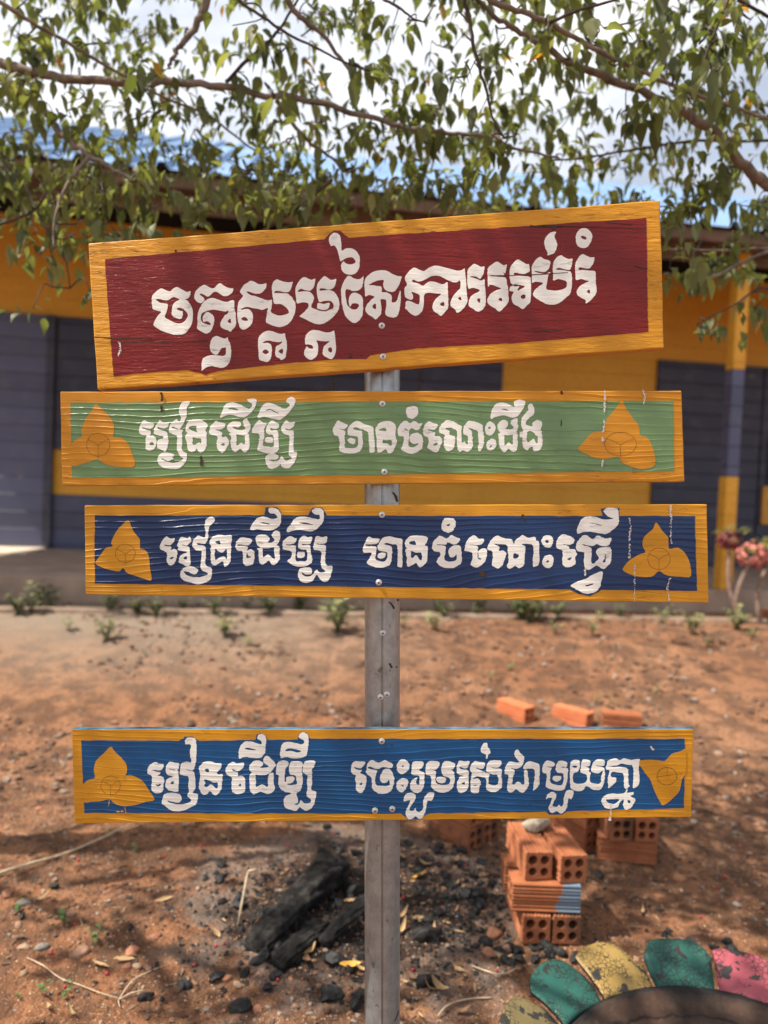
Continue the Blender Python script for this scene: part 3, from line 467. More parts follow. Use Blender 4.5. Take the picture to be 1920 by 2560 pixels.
900,490 920,410 970,340 1050,345 1140,355 1090,300 1055,230 1080,160 1120,150 1150,200 1215,260 1200,370 1165,430 1090,460 990,445 1060,470 1060,540 1040,560 1030,640 1035,710 1120,660 1210,705 1210,500 1260,475 1280,580 1290,690 1270,760 1200,835 1130,820 1085,780 1040,825 980,835 940,790 950,650 960,560 910,540
1195,440 1230,370 1300,335 1370,350 1455,380 1465,500 1455,620 1460,710 1370,805 1355,770 1370,650 1380,480 1300,455 1230,465 1205,470
@1350 1860 5.7207
30,350 50,280 100,232 205,265 195,320 95,325 170,340 150,400 150,545 230,580 320,575 330,430 250,410 220,370 230,290 280,232 385,260 375,330 270,325 400,345 395,450 385,540 350,640 270,670 170,655 80,605 90,500 90,430 40,410 | 175,490 200,450 300,460 295,515 235,540 185,515
425,400 435,260 490,222 560,235 570,320 540,400 480,420 480,545 570,560 650,540 670,440 580,410 580,330 600,230 640,212 725,245 700,320 630,320 710,345 695,390 725,410 715,530 780,560 860,560 870,460 900,380 830,420 730,390 745,300 775,240 830,210 920,230 910,310 800,310 900,330 930,380 925,500 900,600 850,655 760,655 665,600 620,655 540,675 450,645 425,560 | -465,322 500,310 530,325 500,340
940,360 950,280 980,230 1070,200 1140,225 1200,200 1290,220 1430,215 1410,330 1420,420 1415,580 1340,632 1320,600 1330,480 1325,320 1260,300 1160,280 1090,310 970,320 1050,325 1160,320 1255,350 1260,460 1270,580 1290,585 1240,640 1200,620 1195,520 1185,430 1100,405 1020,410 1025,470 1090,480 1080,550 1020,600 975,635 965,560 965,480 990,380
85,800 100,720 170,682 230,710 225,780 190,840 180,880 240,890 265,860 300,890 330,850 340,740 390,655 480,670 470,750 440,795 410,770 395,850 380,920 330,985 280,990 240,960 190,985 130,960 120,890 150,830 165,770 110,775
875,830 890,760 970,710 1100,705 1200,700 1230,650 1255,655 1245,695 1335,680 1335,720 1290,740 1365,790 1330,870 1280,925 1210,935 1185,870 1190,790 1130,850 1110,900 1000,930 920,905 | -945,800 1050,790 1130,795 1060,850 1000,845 | -1250,810 1290,810 1275,850
'''
# ---------------------------------------------------------------- the signpost
DS = 1.2; PXM = DS/FPX                       # metres per photo pixel in the plane of the boards
pb = None
d0 = 1.263; r0 = ray(955.5, 1280)
# pole foot: where the (slightly leaning) pole meets the soil
SX = CR; SY = CF; SZ = CU
pt = CP + CF*d0 + CR*((955.5-960)*PXM)
t = 0.0
for _ in range(60):
    p = pt - CU*t; t += (p.z - float(gz(p.x, p.y)))*0.8
foot = pt - CU*t; ZB = t
sign = empty("signpost", foot)
Mr = Matrix((SX, SY, SZ)).transposed(); sign.rotation_euler = Mr.to_euler()
tag(sign, "wooden signpost of four painted boards with white Khmer lettering screwed to a grey steel pole", "signpost")
YF = DS - d0
def sp_(u, v, y=0.0):
    """photo pixel -> signpost coordinates on the front of the boards (y = depth behind it)"""
    return ((u-955.5)*PXM, YF+y, ZB+(1280-v)*PXM)
def grain(m, mode, k):
    """shared relief: ridged wood grain under the paint. mode 0 = fine brushed, 1 = deep ridges"""
    v = m.coord('Object', (1, 1, 1), (0, 0, k*0.37))
    if mode == 0:
        a = m.noise(m.coord('Object', (18, 30, 130), (0, 0, k)), 1.0, 6, 0.65)
        b = m.noise(m.coord('Object', (5, 5, 26), (2, 0, k)), 1.0, 3)
        c = m.noise(m.coord('Object', (60, 60, 260), (0, 0, k)), 1.0, 3)
        return m.math('ADD', m.math('ADD', m.math('MULTIPLY', a, 0.8), m.math('MULTIPLY', b, 0.8)), m.math('MULTIPLY', c, 0.35))
    sx = m.n('SeparateXYZ'); m.l(v, sx.inputs[0])
    warp = m.noise(m.coord('Object', (2.0, 1, 5), (k, 0, k)), 1.0, 2, 0.5)
    warp2 = m.noise(m.coord('Object', (14, 1, 40), (k, 0, k)), 1.0, 3, 0.5)
    zz = m.math('ADD', sx.outputs[2], m.math('MULTIPLY', m.noise(m.coord('Object', (0.25, 1, 9), (k, 0, k*3)), 1.0, 1), 0.10))
    ph = m.math('ADD', m.math('MULTIPLY', zz, 58.0+7.0*k), m.math('ADD', m.math('MULTIPLY', warp, 7.5), m.math('MULTIPLY', warp2, 0.8)))
    fr = m.math('FRACT', ph)
    ridge = m.ramp(fr, [(0.0, 0.0), (0.5, 0.12), (0.80, 0.8), (0.88, 1.0), (1.0, 0.0)])
    amp = m.ramp(m.noise(m.coord('Object', (1.6, 1, 16), (k*2, 0, k)), 1.0, 2), [(0.38, 0.12), (0.62, 1.0)])
    hgt = m.math('MULTIPLY', ridge, amp)
    f = m.noise(m.coord('Object', (30, 30, 300), (0, 0, k)), 1.0, 3)
    m.hair = m.math('MULTIPLY', m.ramp(fr, [(0.0, 1.0), (0.07, 0.0), (0.93, 0.0), (1.0, 1.0)]), m.ramp(m.noise(m.coord('Object', (5, 1, 30), (k, 2, k)), 1.0, 3), [(0.5, 0.0), (0.62, 0.75)]))
    return m.math('ADD', hgt, m.math('MULTIPLY', f, 0.16))
def paint(name, c, mode, k, rough=0.36, dist=0.0022, worn=None, wamt=0.3, var=0.12, spec=0.26):
    m = NM(name, rough, spec); v = m.coord('Object')
    n = m.noise(m.coord('Object', (10, 10, 40)), 1.0, 5)
    cc = m.mix(m.ramp(n, [(0.3, 0.0), (0.7, 1.0)]), tuple(x*(1-var) for x in c), tuple(min(1, x*(1+var)) for x in c))
    g = grain(m, mode, k)
    if worn:
        wn = m.noise(m.coord('Object', (40, 40, 150), (k, 0, 0)), 1.0, 5, 0.7)
        wn2 = m.noise(m.coord('Object', (4, 4, 9), (k, 3, 0)), 1.0, 3)
        f = m.math('MULTIPLY', m.ramp(wn, [(0.56, 0.0), (0.66, 1.0)]), m.ramp(wn2, [(0.42, 0.0), (0.62, wamt)]))
        cc = m.mix(f, cc, worn)
    if mode == 1: cc = m.mix(m.hair, cc, tuple(x*0.28 for x in c))
    m.col(cc)
    rr = m.ramp(m.noise(v, 9, 3), [(0.3, rough*0.8), (0.7, rough*1.35)]); m.l(rr, m.b.inputs['Roughness'])
    m.bump(g, dist, 1.0); return m.m
def parse(txt):
    out = {}; cur = None
    for ln in txt.strip().splitlines():
        if ln[0] == '#': cur = out.setdefault(int(ln[1:]), []); continue
        if ln[0] == '@': x0, y0, s = map(float, ln[1:].split()); continue
        polys = []
        for part in ln.split('|'):
            part = part.strip(); first = part.split()[0]
            hole = first.startswith('-') and (first.count('-') == 1 and not first.startswith('-10,700'))
            if hole: part = part[1:]
            pts = [tuple(map(float, q.split(','))) for q in part.split()]
            polys.append((hole, [(x0+a/s, y0+b/s) for a, b in pts]))
        cur.append(polys)
    return out
def poly_sd(P, X, Y):
    """signed distance (inside positive) of grid points to a closed polygon"""
    d2 = np.full(X.shape, 1e9); ins = np.zeros(X.shape, bool); n = len(P)
    for i in range(n):
        ax, ay = P[i]; bx, by = P[(i+1) % n]; ex, ey = bx-ax, by-ay; ll = ex*ex+ey*ey
        if ll < 1e-9: continue
        tt = np.clip(((X-ax)*ex+(Y-ay)*ey)/ll, 0, 1)
        d2 = np.minimum(d2, (X-ax-tt*ex)**2+(Y-ay-tt*ey)**2)
        if ay != by:
            c = ((ay > Y) != (by > Y)) & (X < (bx-ax)*(Y-ay)/(by-ay)+ax); ins ^= c
    d = np.sqrt(d2); return np.where(ins, d, -d)
def relief(name, F, xs, ys, h, mt, parent, y0=0.0, soft=1.3):
    """paint layer: marching squares of the field F>0 on a pixel grid, edges thin, middle thick"""
    nxx, nyy = len(xs), len(ys); V = []; Fc = []; idn = {}
    def node(i, j):
        k = (i, j)
        if k not in idn:
            e = h*(1-0.28*math.exp(-F[j, i]/soft)); idn[k] = len(V); V.append(sp_(xs[i], ys[j], y0-0.00012-e))
        return idn[k]
    def edge(a, b):
        k = (a, b) if a < b else (b, a)
        if k not in idn:
            fa, fb = F[a[1], a[0]], F[b[1], b[0]]; t = fa/(fa-fb)
            idn[k] = len(V); V.append(sp_(xs[a[0]]+(xs[b[0]]-xs[a[0]])*t, ys[a[1]]+(ys[b[1]]-ys[a[1]])*t, y0-0.00012-h*0.72))
        return idn[k]
    pos = F > 0
    any_ = pos[:-1, :-1] | pos[1:, :-1] | pos[:-1, 1:] | pos[1:, 1:]
    for j, i in zip(*np.nonzero(any_)):
        cs = [(i, j), (i+1, j), (i+1, j+1), (i, j+1)]; poly = []
        for q in range(4):
            a, b = cs[q], cs[(q+1) % 4]; pa, pb = pos[a[1], a[0]], pos[b[1], b[0]]
            if pa: poly.append(node(*a))
            if pa != pb: poly.append(edge(a, b))
        if len(poly) >= 3: Fc.append(tuple(poly))
    return mobj(name, V, Fc, mt, parent, True)
def letter_field(polys, seed, step=1.4, rough=0.9):
    allp = np.array([q for _, pl in polys for q in pl])
    xs = np.arange(allp[:, 0].min()-5, allp[:, 0].max()+5, step); ys = np.arange(allp[:, 1].min()-5, allp[:, 1].max()+5, step)
    X, Y = np.meshgrid(xs, ys)
    Xw = X+rough*1.6*(vnoise(X*0.11, Y*0.33, seed)-0.5); Yw = Y+rough*1.2*(vnoise(X*0.09+9, Y*0.3, seed+3)-0.5)
    F = np.full(X.shape, -50.0)
    for hole, pl in polys:
        if not hole: F = np.maximum(F, poly_sd(crom(pl, 3, True), Xw, Yw))
    for hole, pl in polys:
        if hole: F = np.minimum(F, -poly_sd(crom(pl, 3, True), Xw, Yw))
    F = F - 0.45 + rough*0.7*(vnoise(X*0.25, Y*0.5, seed+5)-0.5)
    return F, xs, ys
def flat(name, pts, mt, parent, y, jit=0.8, seed=0, smooth=0, thick=0.00025, step=6.0):
    """a flat coat of paint bounded by the polygon pts (photo pixels) with a hand-cut edge"""
    P = np.array(pts, float)
    if smooth: P = crom(P, smooth, True)
    out = []
    for i in range(len(P)):
        a, b = P[i], P[(i+1) % len(P)]; n = max(1, int(np.hypot(*(b-a))/step))
        for k in range(n): out.append(a+(b-a)*k/n)
    out = np.array(out)
    out[:, 0] += jit*2*(vnoise(out[:, 0]*0.07+out[:, 1]*0.09, out[:, 1]*0.11, seed)-0.5)
    out[:, 1] += jit*2*(vnoise(out[:, 0]*0.05, out[:, 1]*0.3+4, seed+1)-0.5)
    bm = bmesh.new()
    vs = [bm.verts.new(sp_(q[0], q[1], y)) for q in out]; vb = [bm.verts.new(sp_(q[0], q[1], y+thick)) for q in out]
    f = bm.faces.new(vs)
    for i in range(len(vs)): bm.faces.new((vs[i], vs[(i+1) % len(vs)], vb[(i+1) % len(vs)], vb[i]))
    bmesh.ops.recalc_face_normals(bm, faces=bm.faces[:])
    bmesh.ops.triangulate(bm, faces=[f])
    return bobj(name, bm, mt, parent)
def stroke_tris(Ms, pts, wd, y, closed=False, mi=0):
    """thin painted line as a ribbon, added to Mesh Ms"""
    P = crom(pts, 5, closed); n = len(P); V = []; Fc = []
    for i in range(n):
        a = P[(i-1) % n if closed else max(0, i-1)]; b = P[(i+1) % n if closed else min(n-1, i+1)]
        t = (b-a)/max(1e-6, np.hypot(*(b-a))); nn = np.array((-t[1], t[0]))*wd*(0.6+0.8*random.random())/2
        V += [sp_(*(P[i]+nn), y), sp_(*(P[i]-nn), y)]
    for i in range(n if closed else n-1):
        j = (i+1) % n; Fc.append((2*i, 2*i+1, 2*j+1, 2*j))
    Ms.add(V, Fc, mi)
WHITE = (0.82, 0.80, 0.73)
YEL = (0.60, 0.265, 0.018)
BR = {
 1: dict(quad=[(220,608),(1651,500),(1661,870),(243,974)], mode=0, field=(0.175,0.0088,0.0062), label="topmost board, wide dark red panel with an orange border, tilted up to the right",
   fld=[(262,648),(811,598),(822,586),(834,577),(850,577),(860,586),(872,594),(1010,585),(1616,545),(1620,830),(1280,858),(1043,871),(925,889),(915,898),(850,898),(722,908),(560,925),(530,932),(515,937),(470,925),(360,932),(284,941)],
   screws=[(954.5,814.5),(957.5,892)], th=0.024),
 2: dict(quad=[(150,979),(1704,976.5),(1712,1204),(155,1215)], mode=1, field=(0.138,0.238,0.092), label="light green board with an orange border and an orange flower at each end",
   fld=[(176,1007),(1683,1002),(1685,1177),(940,1187),(180,1195)], screws=[(956,1010),(961,1180)], th=0.02),
 3: dict(quad=[(211,1263),(1768,1260.5),(1772,1507),(214,1486)], mode=1, field=(0.003,0.028,0.100), label="navy blue board with an orange border and an orange flower at each end",
   fld=[(237,1289),(660,1288),(663,1277),(664,1268),(693,1268),(702,1279),(704,1288),(770,1288),(776,1277),(782,1269),(806,1269),(815,1286),(817,1289),(1506,1290),(1502,1271),(1549,1270),(1548,1290),(1737,1290),(1742,1477),(1503,1474),(1496,1480),(1474,1490),(1447,1484),(1427,1474),(1150,1470),(237,1459)],
   screws=[(955,1287),(947,1456)], th=0.02),
 4: dict(quad=[(179,1823),(1734,1822),(1729,2043),(186,2059)], mode=1, field=(0.003,0.072,0.200), label="lowest board, bright blue with an orange border and orange flowers",
   fld=[(203,1851),(448,1852),(460,1846),(461,1841),(483,1842),(491,1849),(499,1852),(638,1850),(642,1837),(652,1833),(663,1838),(670,1849),(744,1849),(746,1837),(755,1830),(767,1832),(775,1847),(1712,1847),(1710,2020),(1640,2022.5),(1448,2027),(1416,2029),(1406,2036),(1373,2037),(1366,2029),(1076,2033),(1062,2038),(1052,2048),(1020,2048),(1012,2041),(1002,2034),(211,2032)],
   screws=[(954.5,1852.5),(937.5,2026),(980.6,2022)], th=0.013)}
LT = parse(LETTERS)
m_line = simple("dark_pencil_line", (0.20, 0.085, 0.012), 0.8, 0.3, 80)
m_knot = simple("dark_knot", (0.05, 0.025, 0.012), 0.8, 0.4, 90)
m_steel = NM("zinc_screw", 0.35, 0.5); m_steel.b.inputs['Metallic'].default_value = 0.6; m_steel.col((0.62, 0.61, 0.58)); m_steel = m_steel.m
m_dark = simple("screw_slot_dark", (0.03, 0.028, 0.025), 0.7, 0.2, 50)
def make_screw(parent, u, v, y, a=0.3):
    """pan head screw with washer rim and a cross slot"""
    cx, _, cz = sp_(u, v); V = []; Fc = []
    prof = [(0.0050, 0.0), (0.0050, -0.0006), (0.0040, -0.0012), (0.0034, -0.0012), (0.0030, -0.0022), (0.0018, -0.0028), (0.0, -0.0030)]
    n = 20
    for r, yy in prof[:-1]:
        for k in range(n):
            an = 2*math.pi*k/n; V.append((cx+r*math.cos(an), YF+y+yy, cz+r*math.sin(an)))
    V.append((cx, YF+y+prof[-1][1], cz))
    for i in range(len(prof)-2):
        for k in range(n): Fc.append((i*n+k, (i+1)*n+k, (i+1)*n+(k+1) % n, i*n+(k+1) % n))
    for k in range(n): Fc.append(((len(prof)-2)*n+k, len(V)-1, (len(prof)-2)*n+(k+1) % n))
    mi = [0]*len(Fc)
    for q in range(2):
        an = a+q*math.pi/2; ca, sa = math.cos(an), math.sin(an); o = len(V)
        for s, tt in ((-1, -1), (1, -1), (1, 1), (-1, 1)):
            lx, lz = s*0.0021, tt*0.00055
            V.append((cx+lx*ca-lz*sa, YF+y-0.0031-0.00005*q, cz+lx*sa+lz*ca))
        Fc.append((o, o+1, o+2, o+3)); mi.append(1)
    return mobj("screw", V, Fc, [m_steel, m_dark], parent, False, mi)
FLOW = {
 2: [((140,960,2.074), [(208,103),(230,125),(270,160),(298,200),(302,240),(298,275),(340,280),(375,310),(395,360),(410,425),(350,430),(290,425),(245,410),(215,390),(150,410),(80,425),(68,370),(78,320),(100,290),(135,275),(133,240),(150,190),(190,130)], (220,315,60,60)),
     ((800,960,1.765), [(1332,70),(1345,100),(1375,145),(1405,185),(1412,225),(1445,240),(1470,290),(1478,355),(1430,375),(1370,365),(1330,345),(1315,320),(1270,330),(1210,325),(1165,305),(1137,287),(1165,255),(1200,215),(1250,205),(1262,160),(1300,115)], (1325,265,70,52))],
 3: [((200,1240,2.304), [(280,140),(300,185),(320,220),(345,250),(348,300),(380,315),(400,360),(405,420),(413,485),(370,475),(320,460),(275,445),(250,415),(230,432),(190,430),(140,415),(90,388),(120,340),(150,300),(190,290),(180,270),(205,210),(240,170)], (262,330,57,53)),
     ((860,1240,1.784), [(1392,118),(1415,150),(1445,185),(1448,235),(1490,230),(1530,270),(1548,355),(1500,360),(1440,355),(1405,335),(1370,360),(1310,360),(1265,345),(1242,325),(1275,285),(1320,260),(1345,250),(1330,220),(1340,180),(1375,150)], (1404,280,50,48))],
 4: [((160,1800,2.242), [(262,150),(285,175),(320,210),(350,245),(355,290),(345,310),(390,312),(440,340),(475,390),(508,445),(460,458),(400,475),(330,482),(280,465),(255,445),(200,455),(150,458),(112,458),(103,400),(108,360),(140,335),(175,325),(168,280),(180,230),(220,190)], (262,365,55,52)),
     ((840,1800,1.823), [(1380,190),(1420,180),(1470,182),(1500,185),(1530,155),(1570,142),(1593,138),(1593,235),(1575,270),(1565,320),(1530,360),(1490,388),(1475,370),(1450,320),(1430,270),(1400,230)], (1507,255,45,40))]}
DRIPS = {1: [[(299,856),(301,872),(298,888)]],
 2: [[(1511,978),(1511,1000)],[(1511,1006),(1510,1030)],[(1509,1052),(1510,1066),(1507,1080)],[(1606,976),(1612,990),(1608,1008)],[(1506,1150),(1505,1166)],[(1505,1095),(1506,1102)]],
 3: [[(1676,1262),(1675,1275),(1677,1292)],[(1677,1292),(1676,1330),(1678,1360)],[(1673,1445),(1668,1470),(1672,1500)],[(1573,1295),(1575,1320),(1573,1350)],[(1573,1360),(1572,1395)],[(1586,1412),(1586,1450),(1585,1503)],[(1463,1421),(1462,1438)]],
 4: [[(1525,2010),(1526,2030),(1524,2049)],[(1522,2047),(1526,2049)],[(1626,1866),(1632,1874)]]}
m_drip = simple("white_paint_drip", (0.62, 0.58, 0.52), 0.6, 0.2, 90)
for b, D in BR.items():
    mode = D['mode']; k = b*1.7
    mB = paint("orange_border_paint", YEL if b != 2 else (0.57, 0.235, 0.016), mode, k, 0.42, 0.0009 if mode else 0.0026, (0.10, 0.05, 0.018), 0.95 if b == 1 else 0.5)
    mF = paint("board_field_paint", D['field'], mode, k, 0.26, 0.0010 if mode else 0.0024, tuple(x*0.35 for x in D['field']), 0.5, spec=0.45 if mode else 0.3)
    mW = paint("white_letter_paint", WHITE, mode, k, 0.55, 0.0006 if mode else 0.0009, (0.42, 0.39, 0.35), 0.85, 0.08)
    # body of the board
    Q = D['quad']; bm = bmesh.new(); ring = []
    for i in range(4):
        a = np.array(Q[i], float); c = np.array(Q[(i+1) % 4], float); n = 40 if i % 2 == 0 else 10
        for s in range(n):
            p = a+(c-a)*s/n; jj_ = 1.1 if b == 1 else 0.6
            if s: p = p+jj_*2*np.array((vnoise(p[0]*0.06, p[1]*0.06, b)-0.5, vnoise(p[0]*0.045, p[1]*0.08, b+20)-0.5))
            ring.append(p)
    fr = [bm.verts.new(sp_(p[0], p[1], 0.0)) for p in ring]; bk = [bm.verts.new(sp_(p[0], p[1], D['th'])) for p in ring]
    bm.faces.new(fr); bm.faces.new(bk[::-1])
    for i in range(len(ring)): bm.faces.new((fr[(i+1) % len(ring)], fr[i], bk[i], bk[(i+1) % len(ring)]))
    bmesh.ops.recalc_face_normals(bm, faces=bm.faces[:])
    mats = [mB]
    if b == 4:
        mats.append(simple("chipped_blue_edge_paint", (0.05, 0.13, 0.21), 0.7, 0.6, 60))
    bo = bobj("sign_board", bm, mats, sign)
    if b == 4:
        for p in bo.data.polygons:
            if p.normal.z > 0.9: p.material_index = 1
    bo['label'] = D['label']; bevel(bo, 0.0022 if b == 1 else 0.0014, 2)
    flat("board_field", D['fld'], mF, bo, -0.0004, 1.0, b)
    for i, polys in enumerate(LT[b]):
        F, xs, ys = letter_field(polys, b*31+i, rough=0.7 if b == 1 else 1.25)
        relief("letter", F, xs, ys, 0.00022, mW, bo, -0.00045)
    for (x0, y0, s), pts, (cx, cy, rx, ry) in FLOW.get(b, []):
        fo = flat("painted_flower", [(x0+p[0]/s, y0+p[1]/s) for p in pts], mB, bo, -0.0008, 0.7, b, 3)
        Ms = Mesh()
        if not (b == 4 and x0 > 500):
            stroke_tris(Ms, [(x0+(cx+rx*math.cos(a))/s, y0+(cy+ry*math.sin(a))/s) for a in np.linspace(0, 2*math.pi, 14)[:-1]], 1.15, -0.00095, True)
            for (ex, ey) in ((0, 1.25), (-0.86, -0.45), (0.86, -0.45)):
                stroke_tris(Ms, [(x0+cx/s, y0+(cy+4)/s), (x0+(cx+rx*ex*0.5)/s, y0+(cy+ry*ey*0.55)/s), (x0+(cx+rx*ex)/s, y0+(cy+ry*ey)/s)], 1.0, -0.00096)
        else:
            stroke_tris(Ms, [(x0+(cx+rx*math.cos(a))/s, y0+(cy+ry*math.sin(a))/s) for a in np.linspace(0, 2*math.pi, 14)[:-1]], 1.4, -0.00095, True)
            stroke_tris(Ms, [(x0+(cx-rx)/s, y0+(cy+4)/s), (x0+cx/s, y0+(cy-3)/s), (x0+(cx+rx*1.6)/s, y0+(cy-12)/s)], 1.0, -0.00096)
            stroke_tris(Ms, [(x0+cx/s, y0+(cy-ry)/s), (x0+(cx+2)/s, y0+(cy-ry/2)/s), (x0+cx/s, y0+cy/s)], 1.0, -0.00096)
        Ms.build("flower_outline", m_line, bo, False)
    if b == 4:
        Ms = Mesh()
        for q in ([(255,448),(253,470),(250,482)], [(340,485),(346,505),(350,528)]):
            stroke_tris(Ms, [(160+a/2.242, 1800+c/2.242) for a, c in q], 2.0, -0.0009)
        Ms.build("painted_stem", mB, bo, False)
        for q in ([(292,512),(304,508),(314,514),(304,518)], [(318,508),(330,505),(334,512),(324,516)]):
            flat("painted_leaf", [(160+a/2.242, 1800+c/2.242) for a, c in q], mB, bo, -0.0008, 0.2, b, 3)
    for dpts in DRIPS.get(b, []):
        Ms = Mesh(); P = crom(dpts if len(dpts) > 2 else [dpts[0], ((dpts[0][0]+dpts[1][0])/2+0.6, (dpts[0][1]+dpts[1][1])/2), dpts[1]], 12)
        for q in P:
            for _ in range(2):
                if random.random() < 0.25: continue
                cx_, cy_ = q[0]+random.gauss(0, 1.1), q[1]+random.gauss(0, 1.0); ra_, rb_ = random.uniform(.5, 2.0), random.uniform(.8, 2.6); y_ = -0.0013-0.00002*random.random()
                Ms.add([sp_(cx_+ra_*math.cos(a)*random.uniform(.6, 1.1), cy_+rb_*math.sin(a)*random.uniform(.6, 1.1), y_) for a in np.linspace(0, 2*math.pi, 8)[:-1]], [tuple(range(7))])
        Ms.build("paint_drip", m_drip, bo, False)
    for i, (u, v) in enumerate(D['screws']): make_screw(bo, u, v, -0.0006, 0.3+i*0.9+b)
    # splits, knots and nail holes
    CRK = {1: [([(232,843),(300,846),(380,845)], 2.6), ([(305,856),(380,857),(470,854),(520,852)], 2.0), ([(1225,690),(1290,689),(1340,687),(1420,682)], 1.9), ([(1325,566),(1395,567),(1400,569)], 4.5), ([(1395,566),(1500,569),(1616,572)], 1.6), ([(1515,556),(1560,560),(1580,561)], 2.6), ([(1330,829),(1375,827),(1405,826)], 2.4), ([(1585,665),(1610,672),(1620,672)], 1.8)],
           2: [([(402,981),(406,990),(405,1003)], 6), ([(404,1014),(405,1024),(405,1030)], 6.5), ([(503,1140),(504,1152),(504,1166)], 6), ([(1402,978),(1405,986)], 5), ([(1403,1050),(1402,1066)], 2)],
           3: [([(1306,1286),(1308,1300)], 6), ([(1198,1430),(1208,1436),(1214,1441)], 9)],
           4: [([(978,1862),(979,1865)], 7)]}
    for pts, wd in CRK[b]:
        if len(pts) == 2: pts = [pts[0], ((pts[0][0]+pts[1][0])/2+.5, (pts[0][1]+pts[1][1])/2+.3), pts[1]]
        Ms = Mesh(); stroke_tris(Ms, pts, wd, -0.00135); Ms.build("split_mark", m_knot, bo, False)
    if b == 1:
        for (u, v, r) in ((877, 892, 4.5), (1385, 570, 4.5), (440, 628, 3)):
            flat("nail_hole", [(u+r*math.cos(a), v+r*math.sin(a)) for a in np.linspace(0, 2*math.pi, 9)[:-1]], m_dark, bo, -0.0014, 0.2, 5)
# steel pole: round tube rolled from sheet with an open seam facing the viewer
m = NM("galvanised_steel", 0.32, 0.5); v = m.coord('Object')
c = m.mix(m.ramp(m.noise(m.coord('Object', (50, 50, 40)), 1, 6, 0.7), [(0.3, 0.0), (0.7, 1.0)]), (0.235, 0.255, 0.262), (0.40, 0.425, 0.43))
c = m.mix(m.ramp(m.noise(m.coord('Object', (90, 90, 50)), 1, 3), [(0.66, 0.0), (0.72, 0.75)]), c, (0.10, 0.085, 0.07))
c = m.mix(m.ramp(m.noise(m.coord('Object', (260, 260, 30), (1, 1, 1)), 1, 2), [(0.62, 0.0), (0.72, 0.3)]), c, (0.46, 0.46, 0.43))
m.col(c); m.b.inputs['Metallic'].default_value = 0.6
m.bump(m.noise(m.coord('Object', (80, 80, 30)), 1, 4), 0.0006, 0.8); M_POLE = m.m
rp = 44.2*PXM*(d0/DS); zt_ = ZB+(1280-640)*PXM
V = []; Fc = []; n = 48; zs_ = [-0.25, 0.0, 0.4, 0.8, zt_]
g0 = 0.055
for z in zs_:
    for k in range(n+1):
        an = -math.pi/2+g0+(2*math.pi-2*g0)*k/n
        V.append((rp*math.cos(an), 0.0+rp*math.sin(an), z))
    V.append((-rp*math.sin(g0)*0.7, -rp*0.86, z)); V.append((rp*math.sin(g0)*0.7, -rp*0.86, z))
st = n+3
for i in range(len(zs_)-1):
    for k in range(n): Fc.append((i*st+k, i*st+k+1, (i+1)*st+k+1, (i+1)*st+k))
    for a, b in ((n, n+1), (n+1, n+2), (n+2, 0)): Fc.append((i*st+a, i*st+b, (i+1)*st+b, (i+1)*st+a))
Fc.append(tuple((len(zs_)-1)*st+k for k in range(st)))
pole = mobj("pole", V, Fc, M_POLE, sign, True)
pole.modifiers.new("es", 'EDGE_SPLIT').split_angle = R_(40)
for (u, v) in ((957, 1581.6), (951, 1741.7), (967, 1735)):
    make_screw(pole, 955.5+(u-955.5)*1.03, 1280+(v-1280)*1.03, -YF-rp-0.0003 if abs(u-957) < 3 else -YF-rp+0.0002, 0.8)
Ms = Mesh()
for pts, wd in (([(972,1500),(980,1508),(984,1518)], 6), ([(974,1650),(977,1657),(979,1662)], 7), ([(982,1232),(988,1240),(993,1255)], 7), ([(993,1495),(995,1500)], 6), ([(989,1660),(992,1664)], 5), ([(986,2530),(992,2522),(996,2514)], 6), ([(986,2552),(989,2545)], 5)):
    if len(pts) == 2: pts = [pts[0], ((pts[0][0]+pts[1][0])/2+.4, (pts[0][1]+pts[1][1])/2), pts[1]]
    P = crom(pts, 4); Vv = []; Ff = []
    for i, q in enumerate(P):
        for s in (-1, 1):
            x = ((q[0]+s*wd*0.5*(0.5+0.6*random.random()))-955.5)*PXM*d0/DS; x = max(-rp*0.98, min(rp*0.98, x))
            Vv.append((x, -math.sqrt(max(1e-6, (rp+0.0004)**2-x*x)), ZB+(1280-q[1])*PXM*d0/DS))
    for i in range(len(P)-1): Ff.append((2*i, 2*i+1, 2*i+3, 2*i+2))
    Ms.add(Vv, Ff)
Ms.build("tar_smudge", m_dark, pole, False)
# ---------------------------------------------------------------- hollow bricks
def brick_mat(name, c1, c2, paintpatch=False, sooty=0.0):
    m = NM(name, 0.9, 0.2); v = m.coord('Object')
    c = m.mix(m.ramp(m.noise(v, 9, 5, 0.65), [(0.3, 0.0), (0.7, 1.0)]), c1, c2)
    c = m.mix(m.ramp(m.noise(v, 90, 4, 0.7), [(0.55, 0.0), (0.75, 0.35)]), c, (0.48, 0.29, 0.18))
    if sooty: c = m.mix(m.math('MULTIPLY', m.ramp(m.noise(v, 14, 3), [(0.42, 0.0), (0.6, 1.0)]), sooty), c, (0.06, 0.04, 0.03))
    if paintpatch:
        s = m.n('SeparateXYZ'); m.l(v, s.inputs[0])
        q = m.math('ADD', m.math('MULTIPLY', s.outputs[1], -9.0), m.math('ADD', m.math('MULTIPLY', s.outputs[2], -5.0), m.math('MULTIPLY', m.noise(v, 34, 5), 1.0)))
        c = m.mix(m.ramp(q, [(0.52, 0.0), (0.66, 0.8)]), c, (0.12, 0.24, 0.33))
    m.col(c); m.bump(m.noise(v, 160, 5, 0.7), 0.0022); return m.m
MB1 = brick_mat("hollow_brick_clay", (0.28, 0.088, 0.038), (0.38, 0.145, 0.068))
MB2 = brick_mat("hollow_brick_clay_blue_patch", (0.33, 0.105, 0.042), (0.41, 0.155, 0.07), True)
